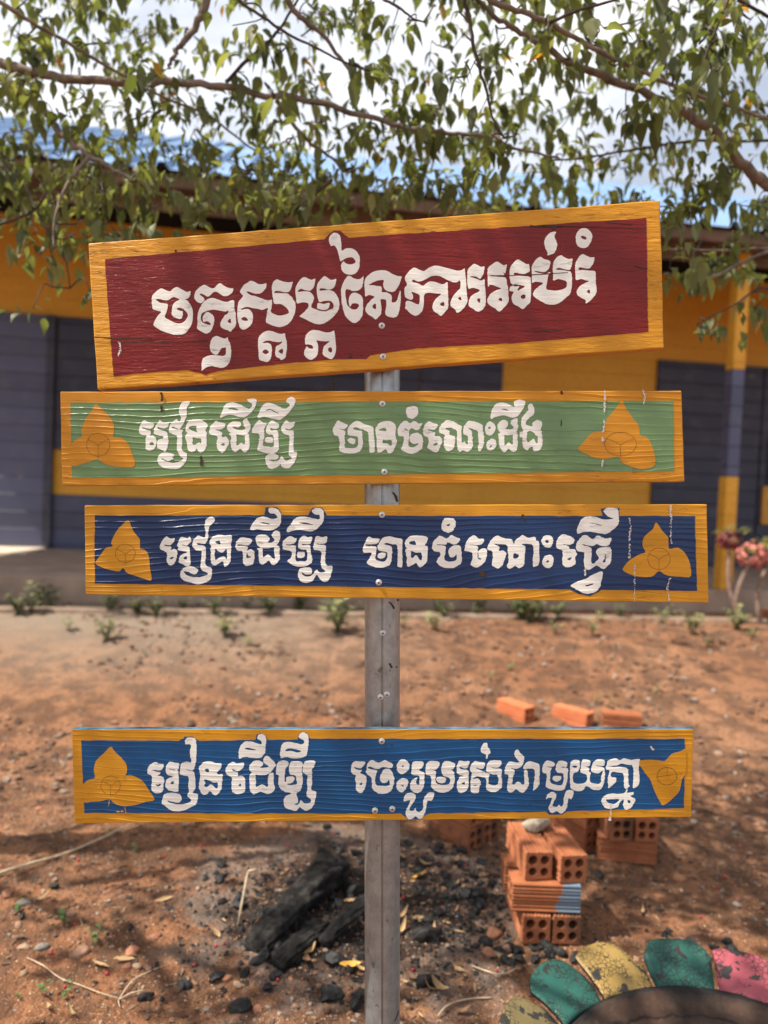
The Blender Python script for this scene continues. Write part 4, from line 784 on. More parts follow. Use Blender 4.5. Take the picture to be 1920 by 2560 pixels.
MB3 = brick_mat("hollow_brick_clay_sooty", (0.28, 0.095, 0.042), (0.37, 0.145, 0.07), False, 0.7)
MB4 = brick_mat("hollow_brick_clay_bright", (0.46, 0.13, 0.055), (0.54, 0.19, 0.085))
BW, BL = 0.078, 0.186
def brick_mesh(name, seed):
    rnd = random.Random(seed); bm = bmesh.new(); h = BW/2
    prof = []
    ng = 8
    for side in range(4):
        for i in range(ng*2):
            t = (i+0.5)/(ng*2)*2*h-h
            dpt = 0.0032 if i % 2 else 0.0
            if side == 0: prof.append((t, -h+dpt))
            elif side == 1: prof.append((h-dpt, t))
            elif side == 2: prof.append((-t, h-dpt))
            else: prof.append((-h+dpt, -t))
    prof = [(a+rnd.uniform(-.0012, .0012), b+rnd.uniform(-.0012, .0012)+h) for a, b in prof]
    holes = []
    for cx in (-0.0165, 0.0165):
        for cz in (-0.0165, 0.0165):
            rr = 0.0122*rnd.uniform(0.93, 1.08); ox, oz = rnd.uniform(-.0012, .0012), rnd.uniform(-.0012, .0012)
            holes.append([(cx+ox+rr*math.cos(2*math.pi*k/16), cz+h+oz+rr*math.sin(2*math.pi*k/16)*1.06) for k in range(16)])
    for y, flip in ((-BL/2, False), (BL/2, True)):
        loops = []
        for lp in [prof]+holes:
            vs = [bm.verts.new((a, y, b)) for a, b in lp]; loops.append(vs)
        es = [bm.edges.new((l[i], l[(i+1) % len(l)])) for l in loops for i in range(len(l))]
        bmesh.ops.triangle_fill(bm, use_beauty=True, use_dissolve=False, edges=es)
        if not flip: L0 = loops
        else: L1 = loops
    for a, b in zip(L0, L1):
        for i in range(len(a)): bm.faces.new((a[i], a[(i+1) % len(a)], b[(i+1) % len(a)], b[i]))
    bmesh.ops.recalc_face_normals(bm, faces=bm.faces[:])
    me = bpy.data.meshes.new(name); bm.to_mesh(me); bm.free(); return me
BM = [brick_mesh("hollow_brick", s) for s in range(4)]
nb = [0]
def brick(x, y, z, yaw, label, mat=None, pitch=0, roll=0, group=None):
    me = BM[nb[0] % 4].copy(); nb[0] += 1; me.materials.append(mat or MB1)
    o = bpy.data.objects.new("hollow_brick", me); COL.objects.link(o)
    o.location = (x, y, z); o.rotation_euler = Euler((R_(pitch), R_(roll), R_(yaw)), 'XYZ')
    tag(o, label, "brick", group or "hollow clay bricks lying by the old fire"); return o
h = BW
DX, DY = 0.048, -0.040
by = 2.0+BL/2
brick(0.406+DX, by+DY, 0.0, 3.5, "orange hollow brick at the bottom left of the near stack, hole end facing front")
brick(0.492+DX, by+0.004+DY, 0.0, 1.5, "sooty hollow brick at the bottom right of the near stack, half sunk in charcoal", MB3)
brick(0.437+DX, 2.012+h/2+DY, h+0.001, 90.5, "hollow brick laid crosswise in the middle of the near stack with a blue paint patch", MB2)
brick(0.433+DX, 2.02+h*1.5+0.008+DY, h+0.001, 88, "hollow brick laid crosswise behind the blue patched one")
brick(0.407+DX, 2.035+BL/2+DY, 2*h+0.002, 6.5, "upper left hollow brick of the near stack, four holes facing front, ridged top")
brick(0.497+DX, 2.025+BL/2+DY, 2*h+0.002, 8.5, "upper right hollow brick of the near stack, turned slightly left, four holes facing front")
# stack at the right rear
brick(0.815+DX, 2.50+DY, 0.0, 82, "hollow brick lying lengthwise at the bottom of the right rear stack")
brick(0.775+DX, 2.545+DY, h+0.001, 5, "upper left hollow brick of the right rear stack with dark sooty holes", MB3)
brick(0.864+DX, 2.545+DY, h+0.001, 2, "upper right hollow brick of the right rear stack")
brick(0.665+DX, 2.62+DY, 0.0, 32, "hollow brick standing just left of the right rear stack, lower one of two")
brick(0.667+DX, 2.62+DY, h+0.001, 31, "hollow brick standing just left of the right rear stack, upper one of two")
# pair behind the pole
brick(0.296, 2.545, -0.002, 42, "lower left hollow brick of the rear stack beside the charcoal", MB3)
brick(0.356, 2.599, -0.002, 40, "lower right hollow brick of the rear stack beside the charcoal", MB3)
brick(0.298, 2.552, h-0.001, 43, "upper left hollow brick of the rear stack beside the charcoal")
brick(0.358, 2.603, h-0.001, 41, "upper right hollow brick of the rear stack beside the charcoal")
# loose row in the sun
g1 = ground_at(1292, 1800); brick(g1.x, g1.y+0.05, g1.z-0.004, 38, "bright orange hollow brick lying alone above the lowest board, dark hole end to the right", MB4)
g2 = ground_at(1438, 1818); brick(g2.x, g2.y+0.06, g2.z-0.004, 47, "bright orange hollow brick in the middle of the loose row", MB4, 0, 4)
g3 = ground_at(1560, 1826); brick(g3.x, g3.y+0.05, g3.z-0.004, 80, "reddish hollow brick at the right end of the loose row", MB1)
g4 = ground_at(1925, 1548); brick(g4.x, g4.y, g4.z, 75, "pale dusty brick at the foot of the flowering shrub", MB1)
# ---------------------------------------------------------------- stones, pebbles, charcoal
def rock_mesh(name, r, sq=(1, 1, 1), seed=0, sub=2, rough=0.35):
    bm = bmesh.new(); bmesh.ops.create_icosphere(bm, subdivisions=sub, radius=r)
    rnd = random.Random(seed); ox, oy = rnd.uniform(0, 99), rnd.uniform(0, 99)
    cuts = [(Vector((rnd.gauss(0, 1), rnd.gauss(0, 1), rnd.gauss(0, 1))).normalized(), r*rnd.uniform(0.55, 0.9)) for _ in range(6)]
    for v in bm.verts:
        n = v.co.normalized(); k = 1+rough*2*float(fbm(n.x*1.6+ox+n.z, n.y*1.6+oy-n.z*0.7, seed, 3))
        v.co = v.co*k
        for cn, cd in cuts:
            e = v.co.dot(cn)-cd
            if e > 0: v.co -= cn*e*0.85
        v.co = Vector((v.co.x*sq[0], v.co.y*sq[1], v.co.z*sq[2]))
    me = bpy.data.meshes.new(name); bm.to_mesh(me); bm.free()
    me.polygons.foreach_set('use_smooth', [True]*len(me.polygons)); return me
def put(name, me, loc, rot, sc_=1.0, label=None, cat=None, group=None):
    o = bpy.data.objects.new(name, me); COL.objects.link(o); o.location = loc; o.rotation_euler = rot; o.scale = (sc_,)*3
    return tag(o, label, cat, group)
def rrot(): return (random.uniform(-.5, .5), random.uniform(-.5, .5), random.uniform(0, 6.28))
M_ST = [simple("pebble_brown", (0.30, 0.17, 0.11), 0.85, 0.3, 60, bump=0.001, bs=200), simple("pebble_grey", (0.20, 0.175, 0.15), 0.85, 0.25, 60, bump=0.001, bs=200),
        simple("pebble_clay_red", (0.33, 0.145, 0.08), 0.85, 0.25, 60), simple("pebble_tan", (0.30, 0.195, 0.125), 0.8, 0.25, 60)]
M_PALE = simple("pale_lime_mortar", (0.29, 0.24, 0.18), 0.9, 0.4, 50, bump=0.003, bs=120)
M_CH = NM("charcoal", 0.55, 0.35); v_ = M_CH.coord(); M_CH.col(M_CH.mix(M_CH.ramp(M_CH.noise(v_, 70, 4), [(0.45, 0.0), (0.8, 1.0)]), (0.010, 0.0095, 0.009), (0.055, 0.052, 0.05))); M_CH.bump(M_CH.noise(v_, 120, 5, 0.7), 0.003); M_CH = M_CH.m
st = rock_mesh("mortar_lump", 0.042, (1.15, 0.8, 0.55), 5, 3, 0.5); st.materials.append(M_PALE)
put("mortar_lump", st, (0.440+DX, 2.175+DY, 3*h+0.018), (0.1, 0.05, 0.4), 1, "pale lump of mortar on top of the near brick stack", "stone")
PR = []
for i in range(10):
    me = rock_mesh("pebble", 0.010, (1.2, 0.95, 0.65), 40+i, 2, 0.4); me.materials.append(M_ST[i % 4]); PR.append(me)
PG = "pebbles scattered over the red soil"
desc = {0: "small brown pebble lying on the red soil", 1: "small grey pebble lying on the red soil", 2: "small brick red pebble lying on the red soil", 3: "small tan pebble lying on the red soil"}
rp_ = random.Random(5); n = 0
while n < 230:
    u, v = rp_.uniform(-40, 1960), rp_.uniform(1620, 2590)**1.0
    if 900 < u < 1010 and v > 2300: continue
    g = ground_at(u, v)
    if 0.25 < g.x < 0.95 and 1.98 < g.y < 2.85: continue
    if math.hypot(g.x-0.700, g.y-1.250) < 0.53: continue
    i = rp_.randrange(10); s = rp_.choice([0.35, 0.45, 0.5, 0.6, 0.8, 1.1])*rp_.uniform(0.8, 1.2)
    put("pebble", PR[i], (g.x, g.y, g.z+0.002*s), rrot(), s, desc[i % 4], "pebble", PG); n += 1
for u, v, r, mi, lb in ((62, 2260, 0.024, 1, "flat grey stone at the left edge of the soil, beside a dry leaf"), (60, 2370, 0.018, 3, "pale stone at the left above the long forked stem"), (105, 2370, 0.017, 1, "grey stone left of centre beside the pale stones"), (385, 2345, 0.016, 2, "rounded reddish stone standing alone on the lit soil"), (198, 2383, 0.024, 0, "dark flat stone beside the small green sprout"), (318, 2418, 0.012, 2, "small red stone, leftmost of three in a row"), (343, 2417, 0.013, 3, "round tan stone, middle of three in a row"), (370, 2421, 0.011, 0, "small dull stone, rightmost of three in a row"), (330, 2380, 0.02, 2, "broken brick shard leaning on the soil"), (570, 2445, 0.014, 2, "angular brick chip below the burnt log"), (645, 2526, 0.016, 2, "square brick chip near the bottom edge"), (592, 2463, 0.013, 3, "tan chip below the burnt log"), (1225, 2385, 0.022, 2, "brownish lump of clay left of the near brick stack"), (1235, 2335, 0.03, 2, "broken brick piece beside the near brick stack"), (1270, 2375, 0.02, 0, "rounded clod in front of the near brick stack"), (1870, 2000, 0.025, 3, "pale stone on the soil at the right edge"), (850, 2180, 0.03, 3, "pinkish stone behind the burnt logs"), (1320, 2172, 0.016, 3, "pale chip right of the near brick stack"), (20, 2235, 0.02, 2, "reddish stone at the left edge"), (100, 2023, 0.016, 2, "pink chip on the soil left of the lowest board")):
    g = ground_at(u, v); me = rock_mesh("stone", r*0.85, (1.25, 0.9, 0.6), int(u+v), 3, 0.4); me.materials.append(M_ST[mi])
    put("stone", me, (g.x, g.y, g.z+r*0.12), (0.1, -0.1, (u % 63)/10), 1, lb, "stone")
# fine crumbs of soil: nobody could count them
rc = np.random.RandomState(3); V = []; Fc = []
for k in range(22000):
    y = 1.45+2.6*rc.rand()**1.5; x = (rc.rand()-0.5)*2*(0.56*y); r = 0.0011+0.0028*rc.rand()**3
    z = float(gz(x, y)) if k < 0 else 0; V.append((x, y, r))
cx = np.array(V); cz = gz(cx[:, 0], cx[:, 1]); V = []; Fc = []; Mi = []
oc = np.array([(1,0,0),(0,1,0),(-1,0,0),(0,-1,0),(0,0,1),(0,0,-1)], float)
of = [(0,1,4),(1,2,4),(2,3,4),(3,0,4),(1,0,5),(2,1,5),(3,2,5),(0,3,5)]
for k in range(len(cx)):
    j = oc*cx[k, 2]*(0.7+0.6*rc.rand(6, 3)); a = rc.rand()*6.28
    xx = j[:, 0]*math.cos(a)-j[:, 1]*math.sin(a); yy = j[:, 0]*math.sin(a)+j[:, 1]*math.cos(a)
    o = len(V); V += [(cx[k, 0]+p, cx[k, 1]+q, cz[k]+s*0.8+cx[k, 2]*0.2) for p, q, s in zip(xx, yy, j[:, 2])]
    Fc += [tuple(o+i for i in f) for f in of]; Mi += [int(rc.choice([0, 0, 1, 2, 2]))]*8
crumbs = mobj("soil_crumbs", V, Fc, [simple("crumb_brown", (0.30, 0.16, 0.09), 0.95, 0.4, 30), simple("crumb_tan", (0.46, 0.32, 0.2), 0.95, 0.3, 30), simple("crumb_red", (0.40, 0.2, 0.1), 0.95, 0.3, 30)], None, False, Mi)
tag(crumbs, "fine crumbs of red soil", "soil", kind='stuff')
V = []; Fc = []
for k in range(5200):
    u, v = (rc.normal(820, 190), rc.normal(2290, 75)) if k % 3 else (rc.normal(1180, 90), rc.normal(2260, 80))
    if v > 2590: continue
    r_ = ray(u, v); d_ = HCAM/max(.2, -r_.z); px_, py_ = (CP+r_*d_).x, (CP+r_*d_).y; r0 = 0.0016+0.0075*rc.rand()**3
    pz = float(gz(px_, py_)); j = oc*r0*(0.5+0.9*rc.rand(6, 3)); a = rc.rand()*6.28; o = len(V)
    V += [(px_+q[0]*math.cos(a)-q[1]*math.sin(a), py_+q[0]*math.sin(a)+q[1]*math.cos(a), pz+q[2]*.8+r0*.3) for q in j]; Fc += [tuple(o+i for i in f) for f in of]
tag(mobj("charcoal_bits", V, Fc, M_CH, None, False), "crushed charcoal bits strewn round the burnt logs", "charcoal", kind='stuff')
V = []; Fc = []; Mi = []
for k in range(2600):
    y = 1.5+2.6*rc.rand(); x = (rc.rand()-0.5)*1.12*y
    if vnoise(x*4+2, y*4, 31) < 0.42: continue
    a = rc.rand()*6.28; L_ = 0.006+0.022*rc.rand()**2; W_ = L_*(0.06 if k % 2 else 0.28); z = float(gz(x, y))+0.003; o = len(V); t_ = rc.uniform(-.3, .3)
    ca, sa = math.cos(a), math.sin(a)
    V += [(x-ca*L_, y-sa*L_, z), (x-sa*W_, y+ca*W_, z+W_*.6+abs(t_)*.003), (x+ca*L_, y+sa*L_, z+t_*L_), (x+sa*W_, y-ca*W_, z+W_*.3)]; Fc += [(o, o+1, o+2), (o, o+2, o+3)]; Mi += [k % 4 % 3]*2
tag(mobj("leaf_litter", V, Fc, [simple("litter_brown", (0.17, 0.095, 0.055), .8, .4, 30), simple("litter_straw", (0.40, 0.28, 0.16), .8, .3, 30), simple("litter_dark", (0.09, 0.055, 0.035), .8, .4, 30)], None, False, Mi), "crumbled leaf litter and straw on the soil", "litter", kind='stuff')
ico = bmesh.new(); bmesh.ops.create_icosphere(ico, subdivisions=1, radius=1.0); iv = np.array([q.co[:] for q in ico.verts]); ifc = [tuple(q.index for q in f.verts) for f in ico.faces]; ico.free()
V = []; Fc = []; Mi = []
for k in range(14500):
    t_ = rc.rand(); y = 1.5+1.6*t_ if k < 7000 else 2.7+3.2*t_; x = (rc.rand()-0.5)*1.16*y
    if vnoise(x*3.1+4, y*3.1, 41)+0.5*vnoise(x*11, y*11, 43) < 0.62: continue
    r0 = (0.0018+0.0075*rc.rand()**3)*(1 if k < 7000 else 2.2); z = float(gz(x, y)); j = iv*r0*(0.65+0.6*rc.rand(len(iv), 1))*np.array([1.2, .95, .7]); a = rc.rand()*6.28; o = len(V); ca, sa = math.cos(a), math.sin(a)
    V += [(x+q[0]*ca-q[1]*sa, y+q[0]*sa+q[1]*ca, z+q[2]+r0*.2) for q in j]; Fc += [tuple(o+i for i in f) for f in ifc]; Mi += [int(rc.choice([0, 0, 0, 1, 1, 2]))]*len(ifc)
tag(mobj("soil_clods", V, Fc, [simple("clod_dark", (0.12, 0.068, 0.044), 0.95, 0.35, 60, bump=.001, bs=300), simple("clod_brown", (0.23, 0.125, 0.075), 0.95, 0.3, 60), simple("clod_grey", (0.26, 0.20, 0.155), 0.95, 0.3, 60)], None, False, Mi), "crumbled dark clods and grit on the red soil", "soil", kind='stuff')
# charcoal lumps
CHM = []
for i in range(7):
    me = rock_mesh("charcoal_lump", 0.015, (1.4, 0.9, 0.8), 90+i, 2, 0.7); me.materials.append(M_CH); me.polygons.foreach_set('use_smooth', [False]*len(me.polygons)); CHM.append(me)
CG = "charcoal lumps around the old fire"
spots = []
for (u, v, ru, rv, n) in ((640, 2470, 90, 30, 5), (720, 2330, 80, 60, 34), (540, 2200, 40, 30, 7), (560, 2270, 50, 30, 6), (900, 2120, 90, 45, 16), (1110, 2150, 90, 45, 20), (1190, 2230, 60, 40, 22), (1300, 2380, 120, 28, 26), (830, 2290, 60, 60, 12), (1050, 2200, 80, 50, 12), (690, 2400, 70, 40, 12), (1420, 2390, 50, 15, 8), (1500, 2210, 30, 20, 3), (1780, 2350, 50, 25, 6), (1640, 2335, 40, 18, 4), (150, 2200, 120, 80, 4), (430, 2480, 200, 60, 5), (1090, 2250, 120, 60, 10), (900, 2440, 60, 40, 6)):
    for _ in range(n): spots.append((random.gauss(u, ru*0.6), random.gauss(v, rv*0.6), random.uniform(0.35, 1.15)))
for u, v, s in spots:
    g = ground_at(u, min(v, 2580))
    put("charcoal_lump", random.choice(CHM), (g.x, g.y, g.z+0.004*s), rrot(), s, "black charcoal lump on the soil round the burnt logs", "charcoal", CG)
for u, v, s, lb in ((600, 2525, 1.5, "shiny black charcoal chunk at the bottom left of the pole"), (828, 2495, 1.6, "upright black charcoal stub just left of the pole"), (895, 2505, 1.5, "black charcoal chunk touching the pole on its left"), (885, 2230, 2.2, "greyish burnt chip leaning on the log"), (1065, 2345, 2.0, "flat grey burnt slab to the right of the pole"), (1065, 2462, 1.6, "dark burnt slab beside a dry leaf, right of the pole"), (840, 2410, 1.6, "grey ashy lump below the burnt logs")):
    g = ground_at(u, v); put("charcoal_chunk", CHM[int(u) % 7], (g.x, g.y, g.z+0.008), (0.3, 0.2, u % 6), s, lb, "charcoal")
def burnt_log(pa, pc, r0, r1, label, lift0=0.0, lift1=0.0, seed=1):
    A = ground_at(*pa); B = ground_at(*pc); A.z += lift0; B.z += lift1
    n = 70; k = 44; V = []; Fc = []; ax = (B-A).normalized(); sd_ = ax.cross(Vector((0, 0, 1))).normalized(); up = sd_.cross(ax)
    for i in range(n+1):
        t = i/n; c = A.lerp(B, t)+up*(0.012*math.sin(t*3)); r = r0+(r1-r0)*t
        if i == 0: r *= 0.55
        if i == n: r *= 0.5
        for q in range(k):
            an = 2*math.pi*q/k
            f = 0.92+0.34*round(4*float(vnoise(math.cos(an)*2.2+seed*3+7, math.sin(an)*2.2+t*6, seed+2)))/4-0.12+0.75*float(fbm(math.cos(an)*2.6+seed*5, math.sin(an)*2.6+t*3.0, seed, 4))-0.55*abs(float(fbm(math.cos(an)*7+9, math.sin(an)*7+t*2.5+seed, seed+4, 3)))-0.35*max(0, float(fbm(t*22+seed, math.cos(an)*3, seed+8, 2)))
            V.append(c+(sd_*math.cos(an)*1.15+up*math.sin(an)*0.9)*r*f)
    for i in range(n):
        for q in range(k): Fc.append((i*k+q, i*k+(q+1) % k, (i+1)*k+(q+1) % k, (i+1)*k+q))
    Fc.append(tuple(range(k-1, -1, -1))); Fc.append(tuple(range(n*k, n*k+k)))
    m = NM("burnt_wood", 0.8, 0.25); m.bump(m.noise(m.coord('Object', (30, 30, 30)), 3, 6, 0.75), 0.014)
    m.col(m.mix(m.ramp(m.noise(m.coord(), 26, 5), [(0.45, 0.0), (0.75, 1.0)]), (0.010, 0.009, 0.008), (0.085, 0.075, 0.068)))
    o = mobj("burnt_log", V, Fc, m.m, None, True); return tag(o, label, "log")
burnt_log((630, 2380), (835, 2190), 0.028, 0.056, "large charred black log lying left of the pole", 0.004, 0.035, 1)
burnt_log((690, 2420), (810, 2320), 0.024, 0.030, "crumbling charcoal ridge below the large charred log", 0.0, 0.0, 6)
burnt_log((805, 2375), (950, 2275), 0.016, 0.027, "thinner half burnt brown log beside the pole", 0.02, 0.05, 3)
# ---------------------------------------------------------------- litter: dry leaves, berries, stems, sprouts
def leaf_mesh(name, L, W, curl, seed, mt):
    rnd = random.Random(seed); V = []; Fc = []; n = 7
    for i in range(n+1):
        t = i/n; w_ = W*math.sin(math.pi*min(1, t*0.93+0.05))**0.8*0.5
        x = L*(t-0.5); z = curl*(t-0.5)**2*L*4+rnd.uniform(-.0008, .0008)
        for s in (-1, -0.5, 0, 0.5, 1): V.append((x, s*w_, z+abs(s)*w_*(0.55+curl*0.5)+rnd.uniform(-.0008, .0008)))
    for i in range(n):
        for s in range(4): Fc.append((i*5+s, i*5+s+1, (i+1)*5+s+1, (i+1)*5+s))
    me = bpy.data.meshes.new(name); me.from_pydata(V, [], Fc); me.materials.append(mt)
    me.polygons.foreach_set('use_smooth', [True]*len(Fc)); return me
LFM = [simple("dry_leaf_tan", (0.42, 0.27, 0.13), 0.7, 0.3, 40), simple("dry_leaf_yellow", (0.62, 0.33, 0.05), 0.6, 0.2, 40), simple("dry_leaf_brown", (0.24, 0.13, 0.07), 0.75, 0.3, 40)]
LV = [leaf_mesh("dry_leaf", random.uniform(.045, .062), random.uniform(.012, .02), random.uniform(0.0, .4), i, LFM[(0, 0, 2, 0)[i % 4]]) for i in range(8)]
LY = [leaf_mesh("dry_leaf", .055, .019, .15, 50+i, LFM[1]) for i in range(2)]
LS = [(1050, 2196, 0, 0.6, "bright yellow fallen leaf right of the pole"), (1258, 2405, 1, -0.3, "large tan yellow leaf in front of the near brick stack"), (25*2.9, 2135, 2, 1.3, "upright tan leaf at the left"), (100, 2255, 3, 0.5, "narrow tan leaf left of the green sprouts"), (410, 2255, 4, 0.5, "curled yellowish leaf left of the burnt log"), (543, 2340, 5, -1.0, "small tan leaf standing on edge beside the burnt log"), (765, 2410, 6, 1.7, "tan leaf standing below the burnt log"), (775, 2385, 7, 0.9, "narrow brown leaf below the burnt log"), (1096, 2475, 1, -0.6, "yellowish leaf beside a dark burnt slab"), (1150, 2535, 2, 0.2, "curled tan leaf near the bottom edge right of the pole"), (875, 2420, 8, 0.2, "orange brown leaf below the burnt logs"), (1005, 2330, 3, 1.2, "tan leaf touching the pole on its right"), (310, 2405, 4, 0.3, "tan leaf shard above three stones"), (250, 2418, 5, -0.2, "curved straw leaf left of three stones"), (1230, 2190, 6, 0.0, "long tan leaf left of the near brick stack"), (1060, 2165, 7, -0.4, "tan leaf on the charcoal right of the pole")]
for u, v, i, a, lb in LS:
    g = ground_at(u, min(v, 2570)); me = LY[0] if i == 0 else (LY[1] if i == 8 else LV[i % 8])
    put("dry_leaf", me, (g.x, g.y, g.z+0.006), (random.uniform(-.3, .3), random.uniform(-.3, .3), a), 1.0, lb, "leaf", "dry leaves fallen on the soil")
rl = random.Random(8)
for _ in range(70):
    u, v = (rl.uniform(0, 1920), rl.uniform(1900, 2560)) if rl.random() < 0.45 else (rl.gauss(1080, 130), rl.gauss(2250, 110))
    if v > 2570: v = 2500
    g = ground_at(u, v)
    if math.hypot(g.x-0.700, g.y-1.250) < 0.53 or (0.3 < g.x < 0.6 and 1.97 < g.y < 2.3): continue
    put("dry_leaf", rl.choice(LV), (g.x, g.y, g.z+0.005), (rl.uniform(-.4, .4), rl.uniform(-.4, .4), rl.uniform(0, 6.28)), rl.uniform(.45, .9), "small dry brown leaf on the soil among the litter", "leaf", "dry leaves fallen on the soil")
M_BE = simple("berry_red", (0.42, 0.035, 0.045), 0.35, 0.3, 90)
bm = bmesh.new(); bmesh.ops.create_uvsphere(bm, u_segments=12, v_segments=8, radius=0.0045); bme = bpy.data.meshes.new("red_berry"); bm.to_mesh(bme); bm.free(); bme.materials.append(M_BE); bme.polygons.foreach_set('use_smooth', [True]*len(bme.polygons))
for u, v in ((187, 2314), (162, 2471), (486, 2415), (267, 2437), (560, 2363), (694, 2453), (128, 2386), (196, 2153), (463, 2113), (503, 2116), (410, 2144), (718, 2117), (832, 2085), (1032, 2428), (1133, 2255), (1008, 2247), (1105, 2273), (1162, 2166), (1751, 2295), (1690, 2205), (1812, 2194), (1794, 2222), (1848, 2118), (28, 2025), (540, 2368), (1240, 2430)):
    g = ground_at(u, v); put("red_berry", bme, (g.x, g.y, g.z+0.004), (0, 0, 0), random.uniform(.8, 1.15), "tiny red berry dropped on the soil", "berry", "red berries dropped on the soil")
M_STRAW = simple("dry_straw", (0.50, 0.38, 0.25), 0.7, 0.25, 60)
def stem(pix, r, label, lift=0.006, br=()):
    Ms = Mesh()
    for pts in [pix]+list(br):
        P = [ground_at(a, c)+Vector((0, 0, lift+0.004*math.sin(i*1.7))) for i, (a, c) in enumerate(pts)]
        P = [Vector(q) for q in crom([tuple(p) for p in P], 4)]
        Ms.tube(P, [r*(1-0.5*i/len(P)) for i in range(len(P))], 6)
    o = Ms.build("fallen_twig", M_STRAW); tag(o, label, "twig")
stem([(-20, 2200), (70, 2175), (160, 2145), (250, 2105), (320, 2075), (360, 2062)], 0.0048, "long straw coloured stem lying across the soil under the lowest board", 0.015)
stem([(68, 2400), (110, 2425), (150, 2450), (200, 2465), (250, 2490), (297, 2505)], 0.0018, "pale forked root stem lying at the bottom left", 0.006, ([(297, 2505), (330, 2462), (370, 2435), (412, 2415)], [(297, 2505), (330, 2492), (362, 2480)], [(297, 2505), (296, 2515), (300, 2523)]))
g = ground_at(594, 2318); Ms = Mesh(); P = [g, g+Vector((0.005, 0.02, 0.05)), g+Vector((0.012, 0.05, 0.115)), g+Vector((0.016, 0.055, 0.128)), g+Vector((0.035, 0.055, 0.131))]
Ms.tube(P, [.003, .0032, .003, .003, .0035], 7); tag(Ms.build("fallen_twig", M_STRAW), "short pale twig with a bent tip sticking up left of the burnt log", "twig")
stem([(1095, 2548), (1120, 2525), (1170, 2505), (1230, 2498)], 0.003, "curved grey twig at the bottom right of the pole", 0.008)
stem([(1180, 2420), (1250, 2445), (1300, 2420)], 0.002, "thin broken twig in front of the near brick stack", 0.006)
M_SPR = NM("sprout_leaf", 0.5, 0.3); M_SPR.col((0.075, 0.145, 0.04)); M_SPR = M_SPR.m
def sprout(u, v, s, label, seed, nl=9, mt=None, name="green_sprout", cat="seedling", group=None, up=0.3):
    rnd = random.Random(seed); g = ground_at(u, v) if not isinstance(u, Vector) else u
    root = empty(name, g); tag(root, label, cat, group); Ms = Mesh(); Lf = Mesh()
    for k in range(max(1, nl//4)):
        a = rnd.uniform(0, 6.28); tip = Vector((math.cos(a)*s*0.35, math.sin(a)*s*0.35, s*rnd.uniform(0.5, 0.95)))
        Ms.tube([Vector((0, 0, -0.004)), tip*0.5+Vector((0, 0, s*.05)), tip], [s*.02, s*.016, s*.009], 5)
        for q in range(4):
            t = 0.35+0.65*q/3; c = tip*t; b = rnd.uniform(0, 6.28); L_ = s*rnd.uniform(0.3, 0.5); w_ = L_*0.28
            d = Vector((math.cos(b), math.sin(b), rnd.uniform(-.1, .1)+up)).normalized(); sd_ = Vector((-math.sin(b), math.cos(b), 0))
            V = [c, c+d*L_*.5+sd_*w_, c+d*L_-Vector((0, 0, L_*.25)), c+d*L_*.5-sd_*w_, c+d*L_*.5-Vector((0, 0, w_*.3))]
            Lf.add(V, [(0, 1, 4), (1, 2, 4), (2, 3, 4), (3, 0, 4)])
    Ms.build("stem", M_SPR, root); Lf.build("leaves", mt or M_SPR, root, False); return root
for i, (u, v, s, lb) in enumerate(((160, 2308, .055, "dark green sprout at the left beside a red berry"), (236, 2365, .05, "green sprout beside the dark flat stone"), (105, 2485, .035, "small green seedling near the bottom left corner"), (172, 2490, .035, "greyish green seedling under the forked stem"), (40, 2285, .035, "faint sprout near the left edge"), (338, 2128, .035, "tiny sprout on the lit soil under the lowest board"), (50, 2498, .02, "tiny seedling at the far bottom left"))):
    sprout(u, v, s, lb, i)
# ---------------------------------------------------------------- painted tyre planter
TC = Vector((0.700, 1.236, 0)); TC.z = float(gz(TC.x, TC.y))
tyre = empty("tyre_planter", TC); tag(tyre, "old tyre turned into a planter with cut petals painted green, yellow and pink", "planter")
m = NM("old_rubber", 0.75, 0.3); v = m.coord()
c = m.mix(m.ramp(m.noise(v, 7, 5, 0.65), [(0.35, 0.0), (0.65, 1.0)]), (0.028, 0.019, 0.014), (0.095, 0.050, 0.032)); c = m.mix(m.ramp(m.noise(v, 60, 4), [(0.6, 0.0), (0.8, 0.4)]), c, (0.20, 0.11, 0.07)); sx = m.n('SeparateXYZ'); m.l(v, sx.inputs[0]); rd = m.math('SQRT', m.math('ADD', m.math('MULTIPLY', sx.outputs[0], sx.outputs[0]), m.math('MULTIPLY', sx.outputs[1], sx.outputs[1])))
rd = m.math('ADD', rd, m.math('MULTIPLY', m.noise(v, 12, 4), 0.04))
ln = m.math('FRACT', m.math('MULTIPLY', rd, 34.0)); c = m.mix(m.ramp(ln, [(0.0, 0.9), (0.10, 0.0), (0.92, 0.0), (1.0, 0.9)]), c, (0.012, 0.009, 0.008))
c = m.mix(m.ramp(rd, [(0.372, 0.0), (0.386, 1.0)]), c, (0.016, 0.014, 0.013)); m.col(c)
m.bump(m.noise(v, 90, 4), 0.002); M_RB = m.m
prof = [(0.425, -0.02), (0.430, 0.06), (0.424, 0.115), (0.410, 0.134), (0.396, 0.130), (0.378, 0.108), (0.371, 0.106), (0.368, 0.099), (0.352, 0.086), (0.346, 0.086), (0.343, 0.080), (0.325, 0.068), (0.319, 0.068), (0.316, 0.062), (0.296, 0.050), (0.290, 0.050), (0.287, 0.044), (0.262, 0.032), (0.235, 0.027), (0.228, 0.016), (0.232, -0.02)]
V = []; Fc = []; n = 120
for r, z in prof:
    for k in range(n):
        a = 2*math.pi*k/n; V.append((0.91*r*math.sin(a), 0.91*r*math.cos(a), z+0.004*math.sin(3*a+1)))
